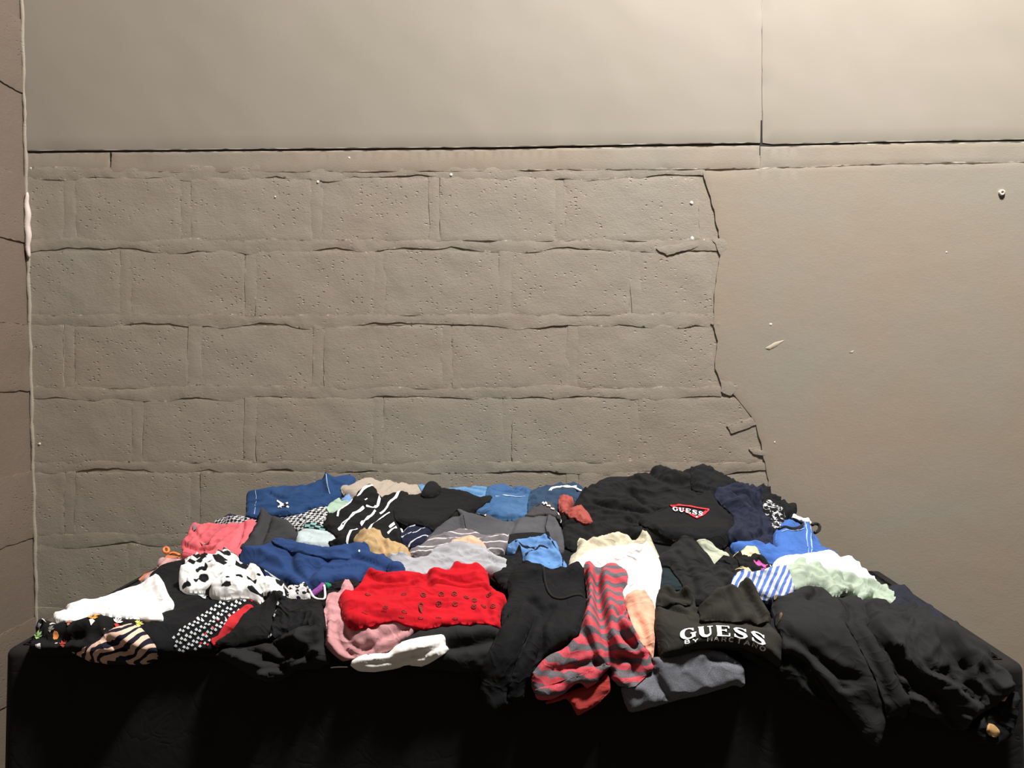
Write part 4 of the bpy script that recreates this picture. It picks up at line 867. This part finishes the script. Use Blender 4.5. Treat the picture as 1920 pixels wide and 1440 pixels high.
garment('cow_print_blouse', Z1([(990, 742), (1030, 692), (1008, 652), (1060, 612), (1170, 602), (1240, 590), (1262, 548), (1350, 553), (1352, 600), (1440, 622), (1482, 622), (1505, 670), (1545, 690), (1640, 710), (1672, 760), (1700, 800), (1672, 850), (1640, 865), (1560, 885), (1490, 830), (1400, 830), (1290, 845), (1220, 840), (1150, 800), (1040, 800), (1000, 770)]), M['cow'],
    'black and white cow-print blouse', 'blouse', th=.020, edge=.012, amp=.018, lam=.045, crum=.55, ang=.5, ridges=[(Z1([(1010, 740), (1120, 690), (1240, 640), (1300, 580)]), .012, .010), (Z1([(1180, 770), (1300, 700), (1430, 700)]), -.012, .010), (Z1([(1400, 640), (1450, 740), (1540, 850)]), -.010, .008)])
g = garment('cow_print_frill', Z2([(455, 770), (500, 760), (560, 757), (602, 800), (590, 835), (520, 840), (460, 860), (440, 830)]), M['cow2'], 'small black and white print frill next to the violet strap', 'frill', th=.014, edge=.010, amp=.010, lam=.02, crum=.7)
cord('white_strap', Z2([(590, 810), (620, 850), (660, 870), (690, 880), (688, 830), (684, 800)]), .0028, P_cord, g)
garment('black_velvet_top', Z2([(18, 1140), (60, 1090), (100, 1050), (170, 975), (240, 905), (360, 870), (400, 860), (390, 960), (360, 1050), (320, 1110), (200, 1140), (100, 1165)]), B4, 'smooth black top beside the red-trimmed spade skirt', 'top', th=.014, edge=.014, amp=.006, lam=.07, ang=.9)
g = garment('black_lace_blouse', Z2([(330, 1060), (355, 960), (400, 880), (500, 850), (600, 850), (665, 880), (690, 930), (690, 1040), (620, 1060), (400, 1100), (330, 1120)]), M['lacebk'], 'black lace blouse left of the dusty rose top', 'blouse', th=.018, edge=.014, amp=.010, lam=.05, crum=.5)
decal('white_speckle', [fan(Z2([(x - 10, y), (x, y - 12), (x + 9, y), (x, y + 10)])) for x, y in [(383, 940), (375, 962), (432, 780), (335, 1085), (350, 1080), (400, 905)]], P_spade, g, kind='stuff')
garment('dusty_rose_top', Z2([(665, 1130), (680, 1070), (690, 1030), (680, 980), (678, 920), (702, 832), (740, 818), (772, 820), (790, 780), (832, 748), (855, 785), (860, 850), (1000, 900), (1200, 960), (1245, 1040), (1150, 1115), (1050, 1185), (960, 1205), (900, 1205), (790, 1245), (720, 1195)]), M['rose'],
    'dusty rose top under the red skirt', 'top', th=.016, edge=.016, amp=.009, lam=.05, ang=-.6, crum=.45, ridges=[(Z2([(740, 1010), (760, 1120), (840, 1190)]), -.010, .010), (Z2([(700, 1000), (700, 1100), (760, 1200)]), .010, .012), (Z2([(900, 1190), (1020, 1100), (1180, 1030)]), -.008, .008), (Z2([(800, 1060), (850, 1150), (960, 1160)]), -.008, .008)])
garment('black_chiffon_top', Z2([(-10, 1205), (50, 1160), (200, 1150), (350, 1110), (500, 1045), (600, 1025), (668, 1030), (672, 1130), (712, 1195), (700, 1255), (610, 1295), (500, 1290), (440, 1330), (380, 1368), (320, 1378), (230, 1345), (150, 1300), (90, 1255), (30, 1225)]), B5,
    'crumpled black chiffon top hanging over the table edge left of the white roll', 'top', th=.016, edge=.012, amp=.018, lam=.055, crum=.6, ang=.5, ridges=[(Z2([(60, 1180), (200, 1230), (330, 1340)]), .012, .012), (Z2([(350, 1130), (450, 1180), (600, 1200)]), -.014, .014), (Z2([(200, 1170), (330, 1220), (420, 1290)]), -.012, .012), (Z2([(520, 1060), (560, 1150), (660, 1240)]), .010, .014)])
garment('black_trousers_leg'.replace('_leg', ''), Z3([(20, 1115), (130, 1050), (260, 1020), (400, 1000), (500, 962), (640, 990), (680, 1100), (620, 1190), (560, 1300), (420, 1318), (260, 1300), (180, 1285), (100, 1220), (40, 1170)]), B5, 'black trousers rolled on the table edge between the white roll and the black long-sleeve top', 'trousers', th=.022, edge=.020, amp=.012, lam=.09, ang=.15, crum=.2, ridges=[(Z3([(340, 1150), (450, 1140), (600, 1100)]), -.014, .014)])
g = garment('ivory_knit_roll', Z2([(818, 1272), (838, 1222), (900, 1195), (1050, 1180), (1090, 1150), (1132, 1120), (1250, 1100), (1330, 1090), (1402, 1083), (1422, 1112), (1418, 1130), (1444, 1160), (1405, 1195), (1320, 1252), (1250, 1275), (1180, 1260), (1080, 1290), (950, 1310), (860, 1298)]), M['ivory'], 'rolled ivory white knit on the front table edge', 'sweater', th=.028, edge=.034, amp=.010, lam=.05, ang=.35, st=4, ridges=[(Z2([(850, 1260), (960, 1250), (1080, 1240), (1250, 1200), (1400, 1150)]), -.008, .008), (Z2([(1080, 1280), (1180, 1220), (1300, 1210)]), -.006, .007)])
cord('loose_thread', Z2([(722, 1282), (760, 1278), (825, 1278)]), .0016, P_cord, g)
g = garment('red_skirt', Z2([(775, 880), (776, 850), (795, 818), (850, 808), (890, 770), (930, 680), (955, 660), (1010, 680), (1090, 690), (1200, 680), (1300, 690), (1312, 662), (1345, 650), (1440, 650), (1485, 610), (1550, 625), (1632, 618), (1675, 650), (1700, 730), (1750, 770), (1798, 790), (1795, 830), (1765, 850), (1762, 930), (1748, 990), (1715, 1002), (1655, 972), (1615, 965), (1510, 1000), (1375, 1022), (1310, 1048), (1262, 1045), (1180, 1012), (1085, 992), (1000, 1020), (940, 1042), (862, 1056), (810, 1032), (785, 960)]), M['red'],
    'bright red skirt printed with small dark lozenges', 'skirt', th=.024, edge=.014, amp=.010, lam=.06, ang=.15, st=3, crum=.3, jag=.0016,
    ridges=[(Z2([(930, 690), (1000, 740), (1150, 760), (1290, 720)]), -.010, .010), (Z2([(860, 820), (1000, 790), (1150, 790), (1300, 760)]), -.008, .008), (Z2([(1310, 670), (1300, 730), (1330, 790)]), -.014, .010), (Z2([(1320, 690), (1440, 720), (1600, 700)]), .008, .008), (Z2([(1340, 760), (1500, 770), (1680, 760)]), -.008, .007), (Z2([(1400, 730), (1540, 740), (1650, 730)]), -.007, .006), (Z2([(940, 965), (1060, 985), (1180, 1000), (1290, 1025)]), -.008, .008), (Z2([(1690, 760), (1660, 850), (1700, 960)]), -.008, .010)])
lz = []
for (x, y) in [(950, 840), (930, 905), (910, 958), (1045, 882), (1030, 915), (1170, 835), (1160, 890), (1145, 960), (1290, 832), (1275, 902), (1265, 965), (1385, 892), (1375, 965), (1485, 890), (1480, 970), (1603, 870), (1600, 910), (1718, 910), (1820 - 340, 830), (1555, 850), (1660, 905), (1690, 830), (1400, 830)]:
    c = Z2([(x, y)])[0]; a_ = random.uniform(-.5, .2)
    lz.append(ribbon([(c[0] + 4.6 * math.cos(t), c[1] + 3.0 * math.sin(t) + a_ * math.cos(t)) for t in np.linspace(0, 2 * math.pi, 13)], .75, 1)); lz.append(ribbon([(c[0] - 2, c[1] + .4), (c[0] + 2, c[1] - .4)], .8, 1))
for q in range(0, len(lz), 2): decal('printed_lozenge', lz[q:q + 2], P_lozenge, g)

# ------------------------------------------------------------------ front centre and right
g = garment('black_long_sleeve_top', Z3([(690, 760), (705, 715), (722, 690), (790, 672), (880, 690), (940, 702), (1040, 692), (1080, 670), (1140, 674), (1168, 720), (1168, 820), (1192, 872), (1135, 1000), (1112, 1072), (1040, 1125), (950, 1180), (885, 1250), (850, 1330), (780, 1420), (660, 1420), (600, 1330), (600, 1200), (650, 1050), (655, 900), (700, 845)]), B1,
    'black scoop-neck long-sleeve top hanging over the front edge', 'top', th=.018, edge=.016, amp=.010, lam=.09, ang=1.2, crum=.2, ridges=[(Z3([(850, 860), (900, 930), (880, 1010)]), -.012, .012), (Z3([(880, 1020), (900, 1120), (880, 1220)]), -.012, .012), (Z3([(960, 900), (900, 980), (800, 1110)]), -.010, .012)])
cord('neckline', Z3([(912, 692), (925, 780), (960, 840), (1010, 865), (1080, 850), (1160, 825), (1185, 860)]), .0035, B3, g, lift=.001)
garment('sleeve', Z6([(138, 650), (160, 590), (200, 530), (260, 400), (300, 320), (335, 268), (430, 244), (445, 300), (410, 420), (355, 560), (310, 700), (305, 780), (325, 830), (200, 918), (165, 850), (148, 780)]), B1, parent=g.ob, th=.020, edge=.018, amp=.010, lam=.07, ang=1.2, crum=.2)
garment('sleeve', Z6([(300, 800), (300, 750), (350, 620), (400, 500), (448, 375), (478, 375), (490, 420), (475, 500), (440, 630), (405, 720), (384, 805), (340, 830)]), B1, parent=g.ob, th=.018, edge=.016, amp=.008, lam=.06, ang=1.2, crum=.2)
garment('peach_shirt', Z6([(950, 225), (1000, 215), (1050, 222), (1100, 265), (1116, 290), (1122, 400), (1122, 520), (1108, 590), (1060, 540), (1010, 420), (955, 330)]), M['peach'], 'peach cotton top between the striped dress and the olive sweatshirt', 'top', th=.018, edge=.012, amp=.007, lam=.04, ang=1.3, crum=.45, ridges=[(Z6([(1020, 340), (1050, 400), (1080, 500)]), -.007, .008)])
garment('heather_grey_jumper', Z6([(930, 742), (1000, 690), (1100, 640), (1112, 560), (1200, 545), (1300, 520), (1400, 520), (1500, 530), (1600, 590), (1622, 650), (1628, 722), (1602, 742), (1560, 725), (1500, 742), (1440, 765), (1300, 795), (1150, 835), (1050, 865), (982, 885), (950, 810)]), M['heather'],
    'heather grey wool jumper hanging under the olive sweatshirt', 'jumper', th=.018, edge=.014, amp=.012, lam=.09, ang=.9, crum=.2, ridges=[(Z6([(1110, 650), (1140, 720), (1190, 790)]), -.010, .012), (Z6([(1440, 570), (1500, 585), (1600, 600)]), -.010, .010), (Z6([(1000, 730), (1080, 760), (1100, 820)]), .008, .014)])
garment('coral_red_tshirt', Z6([(508, 815), (560, 795), (620, 770), (720, 735), (800, 710), (850, 648), (866, 690), (870, 742), (830, 800), (780, 842), (688, 897), (660, 850), (640, 800), (610, 800), (520, 832)]), cloth('coral_red_cotton', (.52, .055, .045), wr=.8), 'coral red t-shirt corner hanging below the striped dress', 't-shirt', th=.006, edge=.006, amp=.005, lam=.05, settle=.2)
g = garment('striped_dress', Z6([(722, 84), (735, 72), (760, 64), (800, 86), (870, 65), (920, 70), (966, 110), (966, 150), (935, 200), (952, 260), (972, 340), (1012, 400), (1032, 470), (1082, 520), (1112, 610), (1112, 640), (1045, 692), (1000, 732), (920, 728), (885, 692), (880, 625), (835, 652), (800, 712), (740, 742), (700, 702), (620, 765), (560, 802), (470, 812), (440, 765), (428, 665), (500, 570), (620, 510), (695, 420), (718, 340), (742, 260), (742, 190), (732, 130)]), M['redstripe'],
    'red and grey striped knit dress hanging over the front edge', 'dress', th=.018, edge=.012, amp=.012, lam=.06, ang=1.25, st=3.5, crum=.2, warp=1.4,
    ridges=[(Z6([(800, 90), (790, 180), (820, 320), (850, 460), (880, 560), (850, 640)]), -.020, .011), (Z6([(860, 560), (845, 600), (830, 650)]), .010, .010), (Z6([(770, 120), (765, 220), (740, 380), (800, 560)]), .018, .014), (Z6([(840, 130), (860, 260), (900, 400), (930, 520)]), .016, .014), (Z6([(700, 380), (760, 480), (800, 600)]), -.012, .010), (Z6([(950, 300), (900, 360), (920, 430), (1010, 500)]), -.016, .010), (Z6([(920, 360), (1000, 420), (1060, 520)]), .014, .012), (Z6([(870, 560), (960, 570), (1010, 590), (1000, 660)]), -.014, .010), (Z6([(880, 600), (890, 660), (940, 720)]), .010, .010), (Z6([(560, 640), (680, 620), (780, 590)]), -.006, .010)])
garment('hem_fold', Z6([(448, 745), (560, 715), (680, 672), (760, 640), (835, 600), (880, 618), (838, 655), (800, 712), (740, 742), (700, 705), (620, 765), (560, 802), (472, 812), (445, 770)]), M['redstripe'], parent=g.ob, th=.014, edge=.010, amp=.005, lam=.05, ang=.3, warp=1.4)
g = garment('olive_sweatshirt', Z4([(752, 900), (758, 815), (790, 780), (850, 778), (885, 802), (925, 780), (972, 800), (992, 845), (1010, 890), (1060, 862), (1100, 822), (1200, 790), (1250, 800), (1272, 762), (1300, 750), (1372, 780), (1412, 830), (1452, 900), (1472, 960), (1486, 1002), (1548, 1090), (1538, 1180), (1532, 1282), (1480, 1240), (1440, 1205), (1300, 1152), (1150, 1142), (1000, 1165), (900, 1202), (790, 1218), (770, 1100), (758, 980)]), M['olive'],
    'olive grey sweatshirt with bold white lettering', 'sweatshirt', smooth=2, th=.024, edge=.020, amp=.007, lam=.09, ang=.1, crum=.2, jag=.0012,
    ridges=[(Z4([(770, 880), (880, 915), (1040, 950), (1160, 958), (1300, 975), (1480, 1010)]), -.010, .010), (Z4([(880, 830), (960, 860), (1030, 945)]), -.022, .018), (Z4([(780, 800), (850, 800), (960, 810)]), .012, .014), (Z4([(1000, 900), (1080, 870), (1180, 810), (1260, 800)]), .014, .016), (Z4([(1290, 770), (1370, 840), (1420, 940)]), .012, .014), (Z4([(1270, 800), (1330, 880), (1400, 960)]), -.014, .012), (Z4([(1180, 830), (1210, 900), (1260, 950)]), -.010, .012), (Z4([(770, 1190), (1000, 1130), (1200, 1110), (1400, 1150), (1530, 1250)]), .008, .020)])
garment('collar', Z4([(1010, 900), (1060, 866), (1100, 828), (1200, 796), (1255, 806), (1280, 770), (1305, 760), (1368, 790), (1405, 840), (1445, 905), (1465, 955), (1400, 962), (1300, 950), (1200, 955), (1100, 945), (1040, 935)]), M['olive'], parent=g.ob, th=.010, edge=.012, amp=.006, lam=.06, ang=.5, ridges=[(Z4([(1180, 820), (1210, 890), (1250, 945)]), -.008, .010), (Z4([(1290, 775), (1340, 860), (1410, 950)]), -.010, .010), (Z4([(1060, 880), (1160, 900), (1250, 905)]), -.006, .010)])
garment('shoulder_fold', Z4([(758, 900), (762, 820), (792, 786), (850, 784), (885, 806), (925, 786), (966, 806), (985, 848), (960, 880), (880, 890), (800, 900)]), M['olive'], parent=g.ob, th=.010, edge=.012, amp=.006, lam=.05, ridges=[(Z4([(800, 850), (880, 840), (960, 850)]), -.010, .010)])
SWEAT = g
g = garment('black_jacket', Z7([(185, 225), (230, 218), (275, 210), (340, 182), (430, 144), (500, 144), (562, 170), (622, 230), (705, 330), (745, 480), (805, 600), (865, 720), (925, 860), (985, 1000), (1005, 1120), (985, 1195), (955, 1300), (900, 1305), (840, 1255), (805, 1160), (700, 1025), (640, 990), (560, 920), (480, 850), (400, 705), (300, 660), (255, 640), (268, 520), (228, 440), (195, 330)]), B5,
    'black jacket with brass buttons right of the olive sweatshirt', 'jacket', th=.020, edge=.018, amp=.012, lam=.10, ang=-.9, st=4, crum=.15, ridges=[(Z7([(270, 520), (420, 620), (560, 730), (700, 850)]), -.014, .014), (Z7([(690, 860), (760, 830), (720, 800)]), -.012, .016), (Z7([(330, 600), (460, 720), (600, 920)]), .010, .018), (Z7([(480, 150), (500, 220), (440, 260)]), -.010, .010)])
for x, y in Z7([(192, 282), (233, 395)]): decal('button', [fan([(x + 4.2 * math.cos(a) * .7, y + 5.0 * math.sin(a)) for a in np.linspace(0, 6.28, 11)[:-1]])], P_gold, g, .004)
garment('navy_trousers', Z7([(960, 330), (1040, 270), (985, 168), (1050, 160), (1112, 164), (1155, 200), (1250, 280), (1312, 280), (1362, 322), (1395, 382), (1446, 455), (1420, 480), (1300, 470), (1200, 440), (1100, 400)]), NAVYD, 'dark navy trousers on the right behind the black garments', 'trousers', th=.016, edge=.014, amp=.010, lam=.05, ang=-.6, ridges=[(Z7([(1150, 215), (1250, 310), (1340, 400)]), -.008, .010)])
garment('black_blouse', Z7([(735, 200), (800, 225), (900, 250), (1000, 310), (1100, 335), (1200, 362), (1350, 470), (1440, 470), (1505, 500), (1550, 540), (1650, 538), (1702, 580), (1752, 650), (1742, 692), (1850, 730), (1912, 790), (1905, 830), (1930, 880), (1885, 925), (1810, 985), (1745, 1035), (1640, 1085), (1565, 1185), (1480, 1185), (1400, 1115), (1280, 1085), (1150, 1045), (1080, 850), (950, 600), (820, 360)]), B5,
    'wide crumpled black blouse draped over the right front corner', 'blouse', th=.018, edge=.014, amp=.020, lam=.06, ang=-.95, st=3, crum=.4, jag=.003, ridges=[(Z7([(920, 560), (1000, 640), (1100, 760)]), -.016, .012), (Z7([(1020, 690), (1080, 760), (1200, 860)]), -.016, .014), (Z7([(1380, 580), (1450, 640), (1500, 740)]), -.020, .014), (Z7([(1320, 500), (1420, 540), (1540, 660), (1640, 700)]), .012, .016), (Z7([(1420, 760), (1500, 860), (1600, 960)]), -.014, .014), (Z7([(1100, 900), (1260, 900), (1340, 940)]), -.012, .012), (Z7([(1390, 990), (1420, 1060), (1480, 1160)]), -.014, .012)])
g = garment('black_trousers_leg'.replace('_leg', ''), Z7([(612, 235), (660, 215), (740, 195), (785, 240), (825, 360), (905, 520), (1005, 700), (1085, 870), (1155, 960), (1145, 1105), (1065, 1082), (1005, 1112), (965, 1000), (905, 840), (825, 660), (735, 450)]), B3, 'black trouser leg running down between the black jacket and wide black blouse', 'trousers', th=.018, edge=.018, amp=.008, lam=.08, ang=-1.0, crum=.15, ridges=[(Z7([(700, 330), (760, 480), (880, 700), (980, 950)]), -.008, .010)])
garment('black_jersey_top', Z7([(235, 760), (260, 650), (330, 690), (400, 720), (440, 790), (520, 890), (640, 1010), (560, 1010), (460, 980), (330, 900), (250, 830)]), B2, 'black jersey top hanging below the black jacket on the front edge', 'top', th=.010, edge=.010, amp=.008, lam=.05, ang=-.8, settle=.4)
g = garment('black_hanging_top', Z7([(1540, 1180), (1600, 1080), (1740, 1020), (1800, 960), (1900, 900), (1925, 960), (1900, 1100), (1840, 1250), (1740, 1300), (1600, 1260)]), B1, 'black top with small tan patches hanging off the right corner', 'top', th=.010, edge=.010, amp=.010, lam=.05, ang=-1.2, settle=.4)
garment('stand_in_patch', Z7([(1655, 1180), (1668, 1148), (1690, 1130), (1722, 1142), (1752, 1180), (1755, 1210), (1728, 1232), (1688, 1215)]), P_brown, parent=g.ob, th=.008, edge=.006, amp=.001, jag=0)  # round tan patch standing in for the wall seen through a gap
garment('stand_in_patch', Z7([(1785, 965), (1792, 945), (1808, 940), (1812, 960), (1798, 980)]), P_peach2, parent=g.ob, th=.006, edge=.004, amp=.001, jag=0)  # small peach patch marking a pale bit on the cloth
decal('stud', [fan([(x + 1.8 * math.cos(a), y + 2.0 * math.sin(a)) for a in np.linspace(0, 6.28, 9)[:-1]]) for x, y in Z7([(1148, 215)])], P_white, GARM[[k for k in GARM if k.startswith('navy_trousers')][0]], .004)

# solid core of folded clothing that carries the heap
ix = np.where((GX > TXL + .03) & (GX < TXR - .03))[0][::3]; iy = np.where((GY > YF + .035) & (GY < YB - .01))[0][::6]
gxx, gyy = np.meshgrid(GX[ix], GY[iy], indexing='ij')
hh = np.minimum(HH, HTOP)[np.ix_(ix, iy)]
cov = (bil(blur((A > .004).astype(float), 5), np.stack([gxx.ravel(), (gyy + hh).ravel()], 1)) > .93).reshape(gxx.shape).astype(float)
cov = np.clip(blur((blur(cov, 1) > .95).astype(float), 1) * 1.0, 0, 1)
top = TZ + .004 + (hh - .012 - TZ - .004) * cov
top = np.maximum(top + .006 * cov * fbm(gxx * 14, gyy * 14, 5), TZ + .004)
V = list(np.stack([gxx, gyy, top], -1).reshape(-1, 3)); nx_, ny_ = len(ix), len(iy)
Fc = [tuple(q) for q in grid_faces(nx_, ny_)]
rim = [i * ny_ for i in range(nx_)] + [(nx_ - 1) * ny_ + j for j in range(1, ny_)] + [i * ny_ + ny_ - 1 for i in range(nx_ - 2, -1, -1)] + [j for j in range(ny_ - 2, 0, -1)]
layers = [rim]
for L in range(1, 9):
    ids = []
    for q in rim:
        p = np.array(V[q]); z = p[2] + (TZ + .003 - p[2]) * L / 8
        bul = .006 if L % 2 else -.004
        cdir = np.array([np.sign(p[0] + .03) * (abs(p[0] + .03) > 1.05), np.sign(p[1] + .42) * (abs(p[1] + .42) > .3), 0]) * bul
        ids.append(len(V)); V.append(np.array([p[0], p[1], z]) + (cdir if L < 8 else 0))
    layers.append(ids)
for a, b in zip(layers[:-1], layers[1:]):
    m = len(a)
    for q in range(m): Fc.append((a[q], a[(q + 1) % m], b[(q + 1) % m], b[q]))
core = mesh_obj('clothes_bundle', V, Fc, cloth('charcoal_bundle_fabric', (.018, .018, .020)), uv=[(p[0], p[1] + p[2]) for p in V])
tag(core, 'dark mass of folded clothes filling the inside of the heap under all other garments', 'clothes', kind='stuff')


# ------------------------------------------------------------------ lettering on two garments
def arc_pts(cx, cy, rx, ry, a0, a1, n_=14): return [(cx + rx * math.cos(R(a)), cy + ry * math.sin(R(a))) for a in np.linspace(a0, a1, n_)]
def letter(ch):
    """strokes in a unit box, y up: (points, half widths)"""
    T, t = .15, .05
    if ch == 'G':
        p = arc_pts(.50, .5, .42, .46, 48, 318, 22); w = [t + (T - t) * abs(math.cos(R(a))) ** 1.3 * (1 if 90 < a < 270 else .5) for a in np.linspace(48, 318, 22)]
        return [(p, w), ([(.82, .46), (.82, .10)], T * .8), ([(.62, .46), (1.0, .46)], t), ([(.80, .96), (.80, .68)], t)]
    if ch == 'U':
        p = [(.22, .98), (.22, .35)] + arc_pts(.5, .33, .28, .29, 185, 355, 12) + [(.78, .35), (.78, .98)]
        w = [T, T] + list(np.linspace(T, t, 12)) + [t, t]
        return [(p, w), ([(.04, .97), (.40, .97)], t), ([(.62, .97), (.96, .97)], t)]
    if ch == 'E':
        return [([(.24, .02), (.24, .98)], T), ([(.06, .97), (.90, .97)], t), ([(.06, .03), (.92, .03)], t), ([(.24, .51), (.70, .51)], t), ([(.88, .98), (.88, .74)], t), ([(.90, .02), (.90, .28)], t), ([(.68, .62), (.68, .40)], t)]
    if ch == 'S':
        p = [(.82, .80), (.70, .93), (.50, .97), (.28, .92), (.20, .77), (.28, .62), (.50, .52), (.74, .41), (.82, .26), (.72, .09), (.50, .03), (.28, .08), (.16, .22)]
        w = [t, t, t, t * 1.3, T * .9, T, T * 1.05, T, T * .9, t * 1.3, t, t, t]
        return [(p, w), ([(.84, .97), (.84, .70)], t), ([(.15, .03), (.15, .32)], t)]
    k_ = .10
    D = {'B': [[(.2, 0), (.2, 1), (.6, 1), (.75, .88), (.75, .65), (.6, .53), (.2, .53)], [(.6, .53), (.82, .40), (.82, .14), (.62, 0), (.2, 0)]], 'Y': [[(.1, 1), (.5, .5), (.9, 1)], [(.5, .5), (.5, 0)]],
         'M': [[(.1, 0), (.1, 1), (.5, .35), (.9, 1), (.9, 0)]], 'A': [[(.08, 0), (.5, 1), (.92, 0)], [(.25, .35), (.75, .35)]], 'R': [[(.2, 0), (.2, 1), (.65, 1), (.82, .86), (.82, .64), (.65, .5), (.2, .5)], [(.55, .5), (.88, 0)]],
         'C': [arc_pts(.52, .5, .4, .5, 50, 310, 12)], 'I': [[(.5, 0), (.5, 1)]], 'N': [[(.14, 0), (.14, 1), (.86, 0), (.86, 1)]], 'O': [arc_pts(.5, .5, .4, .5, 0, 360, 16)]}
    return [(q, k_) for q in D[ch]]
def text_pieces(txt, top, bot, gap=.22):
    """letters laid between an upper and a lower guide line (pixel polylines)"""
    top = np.asarray(top, float); bot = np.asarray(bot, float)
    def at(L, s):
        x = np.linspace(0, 1, len(L)); return np.stack([np.interp(s, x, L[:, 0]), np.interp(s, x, L[:, 1])], -1)
    n_ = len(txt); out = []
    for k_, ch in enumerate(txt):
        if ch == ' ': continue
        s0 = (k_ + gap / 2) / n_; s1 = (k_ + 1 - gap / 2) / n_
        for pts, hw in letter(ch):
            P = np.asarray(pts, float)
            if len(P) < 4:
                m = []
                for a, b in zip(P[:-1], P[1:]):
                    for q in np.linspace(0, 1, 6)[:-1]: m.append(a + (b - a) * q)
                m.append(P[-1]); hw = hw if np.isscalar(hw) else np.interp(np.linspace(0, 1, len(m)), np.linspace(0, 1, len(P)), hw); P = np.array(m)
            v_, f_ = ribbon(P, hw, 2)
            s = s0 + (s1 - s0) * v_[:, 0]; yy = v_[:, 1][:, None]
            out.append((at(bot, s) * (1 - yy) + at(top, s) * yy, f_))
    return out
decal('lettering', text_pieces('GUESS', Z4([(905, 1062), (1010, 1048), (1120, 1040), (1225, 1043), (1330, 1062), (1440, 1096)]), Z4([(905, 1116), (1010, 1104), (1120, 1095), (1225, 1097), (1330, 1116), (1438, 1156)]), .10), P_white, SWEAT, .003)
decal('small_lettering', text_pieces('BY MARCIANO', Z4([(918, 1121), (1030, 1110), (1120, 1102), (1225, 1104), (1330, 1124), (1432, 1162)]), Z4([(918, 1138), (1030, 1127), (1120, 1119), (1225, 1121), (1330, 1141), (1430, 1180)])), P_white, SWEAT, .0065, kind='stuff')
decal('logo_outline', [ribbon(resample(np.array(Z4(q)), 4, False), 1.1, 1) for q in [[(822, 264), (850, 288), (950, 300), (1078, 312)], [(1078, 313), (1045, 345), (1003, 376)], [(1003, 376), (930, 335), (860, 300), (824, 264)], [(1060, 320), (1034, 345), (1003, 366)], [(935, 332), (965, 350), (1003, 367)]]], P_red, LOGO, .003)
decal('lettering', text_pieces('GUESS', Z4([(852, 300), (900, 310), (950, 316), (1000, 322), (1046, 328)]), Z4([(856, 330), (900, 338), (950, 344), (1000, 349), (1042, 352)]), .16) + [fan(Z4([(996, 360), (1008, 358), (1006, 368), (1000, 370)]))], P_white, LOGO, .004)
for o_ in bpy.data.objects:
    if '_c' in o_: del o_['_c']
